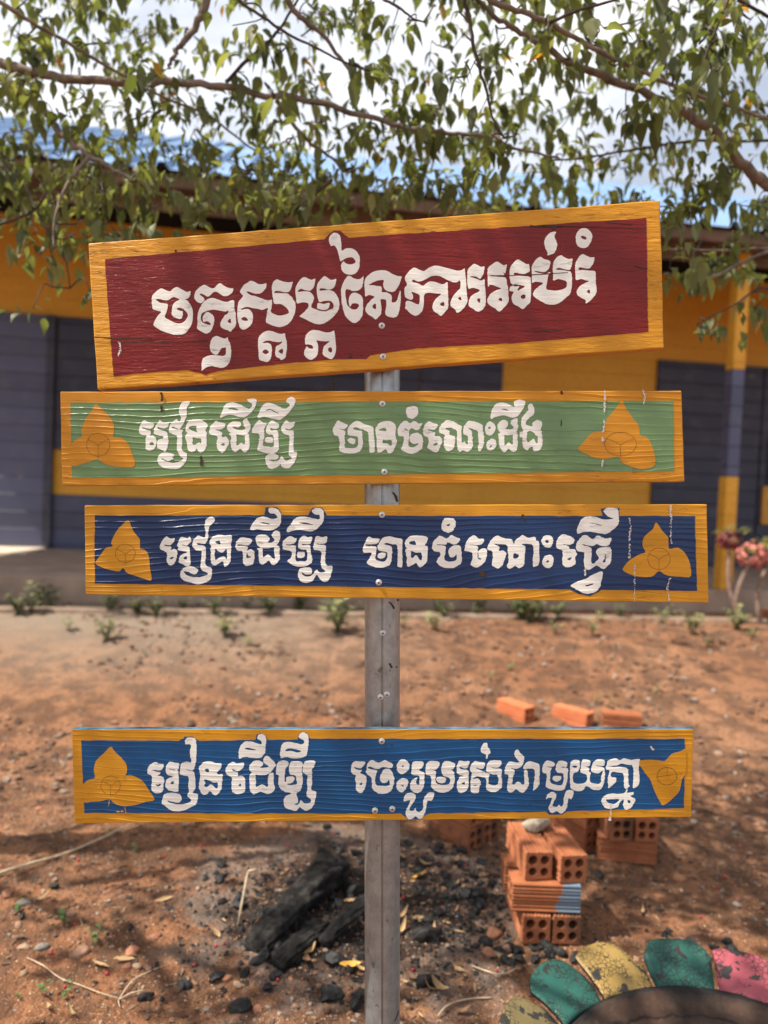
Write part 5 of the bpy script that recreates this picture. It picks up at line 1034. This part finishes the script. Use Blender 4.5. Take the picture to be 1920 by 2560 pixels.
for i in range(len(prof)-1):
    for k in range(n): Fc.append((i*n+k, i*n+(k+1) % n, (i+1)*n+(k+1) % n, (i+1)*n+k))
mobj("rubber_ring", V, Fc, M_RB, tyre, True)
bm = bmesh.new(); bmesh.ops.create_circle(bm, cap_ends=True, segments=48, radius=0.216)
for q in bm.verts: q.co.z = 0.012
bobj("soil_fill", bm, simple("planter_soil", (0.22, 0.12, 0.07), 0.95, 0.35, 25, bump=0.006), tyre)
def crackpaint(name, c):
    m = NM(name, 0.5, 0.4); v = m.coord(); vw = m.n('VectorMath'); vw.operation = 'ADD'; nn = m.n('TexNoise'); nn.inputs['Scale'].default_value = 30; m.l(v, nn.inputs['Vector'])
    sc_ = m.n('VectorMath'); sc_.operation = 'SCALE'; sc_.inputs['Scale'].default_value = 0.012; m.l(nn.outputs['Color'], sc_.inputs[0]); m.l(v, vw.inputs[0]); m.l(sc_.outputs[0], vw.inputs[1])
    vo = m.n('TexVoronoi'); vo.feature = 'DISTANCE_TO_EDGE'; vo.inputs['Scale'].default_value = 95; m.l(vw.outputs[0], vo.inputs['Vector'])
    reg = m.ramp(m.noise(v, 16, 2), [(0.40, 0.0), (0.52, 1.0)])
    cr_ = m.math('MULTIPLY', m.ramp(vo.outputs['Distance'], [(0.02, 1.0), (0.07, 0.0)]), reg)
    pat = m.ramp(m.noise(v, 24, 4, 0.6), [(0.60, 0.0), (0.62, 1.0)])
    base = m.mix(m.ramp(m.noise(v, 12, 4), [(0.3, 0.0), (0.7, 1.0)]), tuple(x*0.8 for x in c), tuple(min(1, x*1.2) for x in c))
    f = m.math('MAXIMUM', cr_, pat); m.col(m.mix(f, base, (0.03, 0.027, 0.024)))
    m.bump(m.math('SUBTRACT', 1.0, f), 0.0012); return m.m
PC = {'green': crackpaint("petal_green_paint", (0.016, 0.088, 0.066)), 'yellow': crackpaint("petal_yellow_paint", (0.29, 0.185, 0.05)), 'khaki': crackpaint("petal_khaki_paint", (0.165, 0.125, 0.05)), 'pink': crackpaint("petal_pink_paint", (0.33, 0.066, 0.085))}
order = ['green', 'pink', 'yellow', 'green', 'khaki', 'pink', 'green', 'yellow', 'pink', 'green', 'khaki', 'green', 'yellow', 'pink', 'khaki', 'green', 'yellow']
for k in range(17):
    a0 = R_(2+360/17*k); V = []; Fc = []; nr, nc = 20, 12; rnd = random.Random(k+2)
    hw_ = R_(9.9); lean = rnd.uniform(-0.35, 0.35)-0.25; Ln = rnd.uniform(0.108, 0.124)
    for i in range(nr+1):
        t = i/nr
        for j in range(nc+1):
            s = -1+2*j/nc
            top = 1-0.50*abs(s-lean*0.6)**3.4; top = max(0.35, top)
            l = Ln*t*top
            narrow = 1+0.04*t
            a = a0+s*hw_*narrow
            rr = 0.405+0.030*math.sin(t*1.3)+l*0.62; z = 0.133+l*0.60-0.2*l*l/Ln+0.002*(1-s*s)+0.0025*math.sin(5*t+3*s+k)
            if t < 0.40 and i % 2 == 1: rr -= 0.0035; z -= 0.0035
            if i == 0: z -= 0.012; rr += 0.004
            rr -= 0.036; V.append((rr*math.sin(a), rr*math.cos(a), z))
    for i in range(nr):
        for j in range(nc): q = i*(nc+1)+j; Fc.append((q, q+1, q+nc+2, q+nc+1))
    po = mobj("petal", V, Fc, [PC[order[k]], M_RB], tyre, True)
    sdm = po.modifiers.new("thick", 'SOLIDIFY'); sdm.thickness = 0.006; sdm.offset = -1; sdm.material_offset = 1; sdm.material_offset_rim = 1
    po['label'] = "cracked %s petal" % order[k]
# ---------------------------------------------------------------- trees
def leaf_material(name):
    m = NM(name, 0.5, 0.35)
    at_ = m.n('Attribute'); at_.attribute_name = "tint"; geo = m.n('NewGeometry')
    c = m.ramp(at_.outputs['Fac'], [(0.0, (0.052, 0.066, 0.025)), (0.45, (0.115, 0.132, 0.052)), (0.75, (0.18, 0.19, 0.085)), (0.93, (0.22, 0.21, 0.085)), (0.965, (0.40, 0.20, 0.025)), (1.0, (0.38, 0.17, 0.03))])
    c2 = m.mix(geo.outputs['Backfacing'], c, m.mix(0.45, c, (0.20, 0.23, 0.14)))
    m.col(c2)
    tr = m.n('BsdfTranslucent'); m.l(m.mix(1.0, c, (2.1, 2.15, 0.9), 'MULTIPLY'), tr.inputs['Color'])
    ms = m.n('MixShader'); ms.inputs[0].default_value = 0.42; m.l(m.b.outputs[0], ms.inputs[1]); m.l(tr.outputs[0], ms.inputs[2]); m.l(ms.outputs[0], m.out.inputs['Surface'])
    return m.m
M_LEAF = leaf_material("tree_leaf")
m = NM("tree_bark", 0.85, 0.2); v = m.coord()
m.col(m.mix(m.ramp(m.noise(v, 22, 5, 0.65), [(0.35, 0.0), (0.65, 1.0)]), (0.12, 0.095, 0.075), (0.27, 0.215, 0.17))); m.bump(m.noise(v, 70, 5), 0.004); M_BARK = m.m
M_TWIG = simple("twig_bark", (0.065, 0.045, 0.032), 0.85, 0.35, 30)
class Leaves:
    def __init__(s): s.V = []; s.F = []; s.T = []
    def leaf(s, base, d, L, W, droop, tint, rnd):
        """one folded ovate leaf from base along d, sagging with droop"""
        d = d.normalized(); side = d.cross(Vector((0, 0, 1)))
        if side.length < 0.1: side = Vector((rnd.uniform(-1, 1), rnd.uniform(-1, 1), 0))
        side.normalize(); side = (side+Vector((0, 0, rnd.uniform(-.5, .5)))).normalized(); nrm = side.cross(d)
        o = len(s.V); n = 5; p = base.copy(); dd = d.copy(); cup = rnd.uniform(0.15, 0.5)
        wid = (0.12, 0.75, 1.0, 0.72, 0.32, 0.02)
        for i in range(n+1):
            w_ = W*wid[i]*0.5
            s.V += [tuple(p-side*w_+nrm*w_*cup), tuple(p), tuple(p+side*w_+nrm*w_*cup)]
            dd = (dd+Vector((0, 0, -droop))).normalized(); p = p+dd*(L/n)
        for i in range(n):
            for k in range(2): s.F.append((o+i*3+k, o+i*3+k+1, o+(i+1)*3+k+1, o+(i+1)*3+k)); s.T.append(tint)
    def cluster(s, p, n, size, rnd, yel=0.02):
        base_t = rnd.betavariate(2, 2)*0.8
        for _ in range(n):
            a = rnd.uniform(0, 6.28); d = Vector((math.cos(a)*rnd.uniform(.3, 1), math.sin(a)*rnd.uniform(.3, 1), rnd.uniform(-1.3, 0.55)))
            L = size*rnd.uniform(0.5, 1.2); t = min(0.92, max(0, base_t+rnd.uniform(-.25, .25)))
            if rnd.random() < yel: t = 0.98
            off = Vector((rnd.gauss(0, 1), rnd.gauss(0, 1), rnd.gauss(0, .6)))*size*0.5
            s.leaf(p+off, d, L, L*rnd.uniform(0.40, 0.52), rnd.uniform(0.18, 0.5), t, rnd)
    def build(s, name, parent):
        o = mobj(name, s.V, s.F, M_LEAF, parent, True)
        a = o.data.attributes.new("tint", 'FLOAT', 'FACE'); a.data.foreach_set('value', s.T); return o
def bpath(pts, d0_, d1_):
    n = len(pts); out = []
    for i, (u, v) in enumerate(pts): out.append(at(u, v, d0_+(d1_-d0_)*i/(n-1)))
    return [Vector(q) for q in crom([tuple(p) for p in out], 5)]
rt = random.Random(21)
def wob(P, a):
    return [p+Vector((rt.gauss(0, a), rt.gauss(0, a), rt.gauss(0, a))) if 0 < i < len(P)-1 else p for i, p in enumerate(P)]
def tree(name, label, trunk_pts, trunk_r, branches):
    root = empty(name, trunk_pts[0]); tag(root, label, "tree", "trees whose boughs hang over the signpost")
    off = Vector(trunk_pts[0])
    Ms = Mesh(); P = [Vector(q) for q in crom([tuple(p) for p in trunk_pts], 5)]
    Ms.tube([p-off for p in P], [trunk_r*(1-0.45*i/len(P)) for i in range(len(P))], 14, 0.05)
    Ms.build("trunk", M_BARK, root)
    allp = []
    for pts, (ra, rb) in branches:
        Mb = Mesh(); Pw = wob(pts, ra*0.18)
        Mb.tube([p-off for p in Pw], [ra+(rb-ra)*i/(len(pts)-1) for i in range(len(pts))], 9, 0.06)
        Mb.build("branch", M_BARK if ra > 0.0055 else M_TWIG, root); allp += pts
    return root, off, allp
px = lambda w_, d: w_*0.5*d/FPX
Lb = [
 ([(-420,60),(-150,110),(0,158),(90,182),(200,198),(300,204),(430,210),(550,216),(690,240),(820,262),(960,304),(1050,326),(1133,333),(1220,344),(1300,375),(1400,398)], 2.15, 1.9, 26, 5),
 ([(-420,80),(-150,120),(0,198),(60,235),(110,285),(150,330),(190,365),(240,400),(285,425),(330,455)], 2.3, 2.0, 28, 8),
 ([(220,395),(190,430),(172,455),(150,500),(138,545),(133,620)], 2.05, 1.95, 12, 5),
 ([(-250,-120),(0,5),(60,45),(150,95),(240,150),(310,190),(400,240),(520,290),(640,380),(720,440)], 1.8, 2.2, 12, 4),
 ([(530,-160),(515,0),(490,60),(460,105),(445,122),(420,165)], 2.0, 2.0, 24, 8),
 ([(690,-140),(720,0),(760,50),(800,80),(840,130),(895,200)], 1.8, 1.9, 17, 7),
 ([(560,-60),(600,0),(660,45),(720,85),(800,125),(860,155),(930,180)], 1.75, 1.8, 9, 4),
 ([(565,205),(620,150),(680,95),(730,25),(770,-60)], 2.03, 1.9, 10, 5),
 ([(690,250),(740,320),(780,360),(830,395),(860,430)], 1.98, 2.1, 11, 5),
 ([(830,450),(770,500),(700,550),(640,590)], 2.1, 2.2, 9, 6),
 ([(0,240),(40,215),(90,190)], 2.3, 2.2, 12, 8),
 ([(-60,580),(0,560),(60,540),(95,515),(118,480)], 2.2, 2.1, 9, 5),
 ([(-80,300),(60,470),(110,560),(160,640),(175,720)], 2.2, 2.1, 7, 3),
]
Rb = [
 ([(2300,640),(2050,560),(1920,462),(1880,430),(1800,345),(1700,275),(1600,230),(1500,190),(1420,155),(1330,100),(1260,60),(1200,0),(1150,-80)], 2.1, 1.75, 31, 8),
 ([(1130,-80),(1230,0),(1290,25),(1370,55),(1440,95),(1520,140),(1600,175),(1700,220),(1800,255),(1920,298),(2060,340)], 1.6, 1.9, 16, 7),
 ([(1150,-80),(1160,0),(1175,60),(1190,140),(1215,220),(1230,290),(1260,345)], 1.65, 1.7, 12, 5),
 ([(1850,-80),(1820,0),(1780,100),(1750,180),(1735,250),(1728,310)], 1.7, 1.75, 8, 4),
 ([(2150,560),(1980,600),(1922,628),(1859,655),(1781,693),(1716,709)], 2.3, 2.2, 13, 6),
 ([(2150,600),(1990,618),(1912,622),(1780,626),(1662,624)], 2.5, 2.4, 9, 6),
 ([(2080,330),(1920,352),(1750,352),(1600,372),(1450,396),(1353,402)], 2.2, 2.2, 9, 4),
 ([(1375,55),(1450,25),(1560,-10),(1650,-60)], 1.65, 1.7, 9, 5),
 ([(1845,0),(1890,25),(1960,60)], 1.75, 1.8, 9, 7),
 ([(960,0),(1000,20),(1030,45),(1060,55)], 1.7, 1.7, 7, 4),
 ([(2050,760),(1960,740),(1900,720),(1840,760),(1760,800)], 2.3, 2.2, 7, 3),
]
mk = lambda B: [(bpath(p, a, b), (px(w0, a)*1.0, px(w1, b))) for p, a, b, w0, w1 in B]
Lbr, Rbr = mk(Lb), mk(Rb)
Lst = [Vector((-3.0, 1.9, float(gz(-3.0, 1.9))-0.05)), Vector((-2.95, 1.95, 1.0)), Vector((-2.6, 2.1, 1.9)), Vector((-2.1, 2.2, 2.35)), Lbr[0][0][0]]
Rst = [Vector((2.6, 2.3, float(gz(2.6, 2.3))-0.05)), Vector((2.55, 2.25, 0.9)), Vector((2.25, 2.15, 1.5)), Rbr[0][0][0]]
# boughs above the frame, whose shade dapples the ground and the boards
def over(pts): return [Vector(q) for q in crom(pts, 5)]
ovL = [over([(-2.6, 2.1, 1.9), (-2.2, 1.6, 2.6), (-1.4, 1.2, 3.05), (-0.5, 1.0, 3.25), (0.4, 0.9, 3.3)]),
       over([(-2.2, 1.7, 2.5), (-1.7, 0.8, 2.9), (-1.0, 0.2, 3.2), (-0.2, -0.2, 3.3)]),
       over([(-2.3, 1.9, 2.3), (-1.9, 2.1, 2.9), (-1.2, 2.2, 3.2), (-0.5, 2.3, 3.35), (0.3, 2.2, 3.35)]),
       over([(-2.9, 1.9, 1.4), (-3.0, 1.2, 2.4), (-2.6, 0.6, 3.0), (-2.2, 0.3, 3.2)]),
       over([(-2.5, 2.0, 2.0), (-2.5, 2.5, 2.9), (-2.0, 2.9, 3.4), (-1.4, 3.0, 3.6)])]
ovR = [over([(2.25, 2.15, 1.5), (1.8, 1.6, 2.5), (1.1, 1.3, 3.0), (0.3, 1.4, 3.2)]), over([(2.4, 2.2, 1.3), (2.2, 2.6, 2.6), (1.6, 2.6, 3.2), (0.9, 2.6, 3.4)])]
tl, offl, Lp = tree("hanging_tree", "tree reaching in from the left, its two thick boughs over the red board", Lst, 0.11, Lbr+[(p, (0.02, 0.006)) for p in ovL])
tr_, offr, Rp = tree("hanging_tree", "tree reaching in from the right, its long bough slanting down to the right edge", Rst, 0.10, Rbr+[(p, (0.02, 0.006)) for p in ovR])
lvL, lvR, twL, twR = Leaves(), Leaves(), Mesh(), Mesh()
def pxof(p):
    q = p-CP; d = q.dot(CF); return (960+FPX*q.dot(CR)/d, 1280-FPX*q.dot(CU)/d, d)
PL = [(*pxof(p), p) for p in sum([b[0] for b in Lbr], [])]; PR_ = [(*pxof(p), p) for p in sum([b[0] for b in Rbr], [])]
def twig(Ms, off, a, b, r):
    mid = a.lerp(b, 0.5)+Vector((rt.gauss(0, .02), rt.gauss(0, .02), rt.uniform(0, .04)))
    P = [Vector(q) for q in crom([tuple(a), tuple(a.lerp(mid, .6)+Vector((rt.gauss(0, .01), 0, rt.gauss(0, .008)))), tuple(mid), tuple(b)], 3)]
    Ms.tube([p-off for p in P], [r*(1-0.6*i/len(P)) for i in range(len(P))], 5)
DENS = ["6665343445667778", "4553244324566777", "4433123522455667", "5344134344533445", "6665555555444444", "7776677766666555", "7776677666666556", "5543333222222357", "2420000000000255", "0100000000000033", "1000000000000022"]
for r, row in enumerate(DENS):
    for c_, ch in enumerate(row):
        n = int(ch)*(0.95 if r < 3 else 0.9); n = int(n)+(1 if rt.random() < n-int(n) else 0)
        for _ in range(n):
            u = c_*120+rt.uniform(0, 120); v = r*80+rt.uniform(-25, 80)
            if r == 0 and rt.random() < 0.3: v -= 60
            left = u < 960+rt.uniform(-150, 150); pool = PL if left else PR_
            best = min(pool, key=lambda q: (q[0]-u)**2+(q[1]-(v-45))**2+rt.uniform(0, 900))
            d = best[2]+rt.uniform(-0.12, 0.9)
            if r >= 4: d += 0.15
            d = max(1.55, d if d < 2.8 else rt.uniform(1.9, 2.8)); p = at(u, v-35, d)
            lv, tw, off = (lvL, twL, offl) if left else (lvR, twR, offr)
            twig(tw, off, best[3], p, 0.0026); pool.append((u, v-35, d, p))
            lv.cluster(p-off, rt.randint(6, 12), rt.uniform(0.048, 0.074), rt, 0.008)
# clusters above the frame
def over_clusters(B, lv, tw, off, n, spread):
    for p in B:
        for _ in range(n):
            a = rt.choice(p[len(p)//4:]); q = a+Vector((rt.gauss(0, spread), rt.gauss(0, spread), rt.gauss(0, .16)))
            x, y, d = pxof(q)
            if d > 0.2 and y > -70: q.z += (y+130)*d/FPX*1.05
            twig(tw, off, a, q, 0.003); lv.cluster(q-off, rt.randint(7, 12), rt.uniform(0.065, 0.09), rt, 0.02)
over_clusters(ovL, lvL, twL, offl, 26, 0.33); over_clusters(ovR, lvR, twR, offr, 20, 0.33)
opts = [p for b in ovL for p in b[2:]]; optr = [p for b in ovR for p in b[2:]]
for _ in range(760):
    x, y = (rt.uniform(-3.7, 0.3), rt.uniform(0.7, 2.7)) if rt.random() < 0.72 else (rt.uniform(-4.6, 1.0), rt.uniform(0.0, 4.6))
    if vnoise(x*2.1+5, y*2.1, 77) < (0.40 if y < 2.3 else 0.76): continue
    q = Vector((x, y, 2.95+rt.uniform(0, .8)))
    uu, vv_, d = pxof(q)
    if d > 0.3 and vv_ > -120: q.z += (vv_+120+rt.uniform(0, 150))*d/FPX*1.05
    near_l = min(opts, key=lambda p: (p-q).length); near_r = min(optr, key=lambda p: (p-q).length)
    dl_, dr_ = (near_l-q).length, (near_r-q).length
    lv, tw, off, nr = (lvL, twL, offl, near_l) if dl_ < dr_ else (lvR, twR, offr, near_r)
    twig(tw, off, nr, q, .003); (opts if dl_ < dr_ else optr).append(q)
    lv.cluster(q-off, rt.randint(8, 13), rt.uniform(.065, .09), rt, .01)
lvL.build("crown", tl); lvR.build("crown", tr_)
twL.build("twigs", M_TWIG, tl); twR.build("twigs", M_TWIG, tr_)
# ---------------------------------------------------------------- weeds along the kerb and the flowering shrub
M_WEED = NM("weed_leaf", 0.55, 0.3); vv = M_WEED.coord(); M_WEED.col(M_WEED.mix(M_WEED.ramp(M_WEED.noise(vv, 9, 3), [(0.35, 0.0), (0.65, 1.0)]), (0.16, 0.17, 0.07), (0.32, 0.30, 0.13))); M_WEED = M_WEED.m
M_WDK = NM("weed_leaf_shaded", 0.55, 0.3); vv = M_WDK.coord(); M_WDK.col(M_WDK.mix(M_WDK.ramp(M_WDK.noise(vv, 9, 3), [(0.35, 0.0), (0.65, 1.0)]), (0.085, 0.085, 0.04), (0.19, 0.17, 0.085))); M_WDK = M_WDK.m  # darker copy of the weed leaf, eave shade put into the colour
WG = "weeds growing in front of the school building"
for i, (u, v, s, nl, lb) in enumerate(((845, 1580, .34, 28, "tall pale green weed just left of the pole, in front of the kerb"), (560, 1590, .20, 24, "wide low weed on the lit soil left of the pole"), (265, 1600, .20, 26, "low pale weed on the lit soil at the left"), (170, 1575, .12, 14, "small weed at the far left of the lit soil"), (1325, 1555, .32, 26, "tall pale green weed in front of the kerb right of the pole"), (1085, 1575, .20, 16, "dark stemmed weed right of the pole at the kerb"), (1480, 1590, .15, 14, "low yellow green weed in the middle of the right hand soil"), (1730, 1585, .22, 28, "broad pale weed at the right in front of the kerb"), (1840, 1575, .25, 26, "leafy weed at the foot of the flowering shrub"), (1390, 1585, .13, 14, "low weed beside a dark shadow on the right"), (1655, 1560, .20, 14, "thin upright weed at the right below the navy board"), (1500, 1555, .17, 10, "thin brown stemmed weed below the navy board"), (1010, 1570, .12, 12, "small weed hidden at the right of the pole"), (1225, 1700, .07, 10, "tiny weed on the bright soil above the loose bricks"), (1275, 1680, .09, 12, "small grassy weed on the bright soil above the loose bricks"), (1490, 1755, .07, 10, "tiny weed behind the middle loose brick"), (1530, 1760, .06, 8, "tiny weed behind the right loose brick"), (620, 1615, .11, 14, "small weed right of the wide low weed"), (365, 1640, .06, 8, "tiny weed on the lit soil at the left"), (1770, 1615, .10, 12, "small weed on the bright soil at the right"), (1880, 1600, .12, 16, "small weed at the right edge of the soil"), (1640, 1735, .08, 6, "dry little weed on the bright soil at the right"))):
    sprout(u, v, s*0.72, lb, 100+i, int(nl*1.5), M_WEED, "weed", "weed", WG, 0.5)
rw = random.Random(4)
for k in range(52):
    t = rw.uniform(-3.8, 4.8); off_ = 2.05+rw.uniform(0.10, 0.45)
    p = BO+bdir*t+bnor*off_; p = Vector((p.x, p.y, float(gz(p.x, p.y))))
    if (p-CP).length < 0: continue
    sprout(p, 0, rw.uniform(.10, .22), "weed with the shade put into its leaf colour, between kerb and plinth", 300+k, rw.choice((24, 32, 40)), M_WDK, "shade_weed", "weed", "weeds in the shade between kerb and plinth", 0.5)
def shrub(u, v, heads, label, seed):
    g = ground_at(u, v); rnd = random.Random(seed); root = empty("flowering_shrub", g); tag(root, label, "shrub", "flowering shrubs by the verandah column")
    dB = (g-CP).dot(CF)
    mp_ = simple("pink_petal", (0.52, 0.17, 0.13), 0.6, 0.3, 20); md = simple("maroon_petal", (0.20, 0.045, 0.05), 0.6, 0.3, 20); ms_ = simple("shrub_stem", (0.25, 0.17, 0.13), 0.85, 0.3, 30)
    for (hu, hv, rad, mt, ln) in heads:
        hp = at(hu, hv, dB+rnd.uniform(-.15, .15))-g
        Ms = Mesh(); b0 = Vector((rnd.uniform(-.05, .05), rnd.uniform(-.05, .05), -0.03))
        P = [Vector(q) for q in crom([tuple(b0), tuple(b0.lerp(hp, .4)+Vector((-0.06, 0, 0.02))), tuple(b0.lerp(hp, .8)+Vector((-.02, 0, .03))), tuple(hp)], 4)]
        Ms.tube(P, [0.02*(1-.45*i/len(P)) for i in range(len(P))], 8, .08); Ms.build("stem", ms_, root)
        r_ = rad*dB/FPX; Fl = Mesh()
        for _ in range(60):
            dv = Vector((rnd.gauss(0, 1), rnd.gauss(0, 1), rnd.gauss(0, .7))).normalized()*r_*rnd.uniform(.5, 1); c = hp+dv; n_ = dv.normalized(); a = n_.cross(Vector((0, 0.3, 1))).normalized(); b = n_.cross(a); q = 0.026*rnd.uniform(.8, 1.4)
            Fl.add([c-a*q, c-b*q, c+a*q, c+b*q, c+n_*q*.35], [(0, 1, 4), (1, 2, 4), (2, 3, 4), (3, 0, 4)])
        Fl.build("flower_head", md if mt else mp_, root, False)
        Lf = Leaves()
        for _ in range(ln): Lf.leaf(hp+Vector((rnd.gauss(0, r_*.5), rnd.gauss(0, r_*.4), rnd.uniform(0.1, .9)*r_)), Vector((rnd.gauss(0, 1), rnd.gauss(0, 1), rnd.uniform(.2, 1))), .10, .036, .15, rnd.uniform(.3, .9), rnd)
        Lf.build("leaves", root)
shrub(1845, 1555, [(1880, 1393, 40, 0, 16), (1822, 1348, 30, 1, 12)], "flowering shrub with pink and maroon heads on leaning bare stems beside the column", 3)
shrub(1900, 1560, [(1932, 1380, 42, 0, 18)], "flowering shrub with pink heads cut by the right edge of the picture", 5)
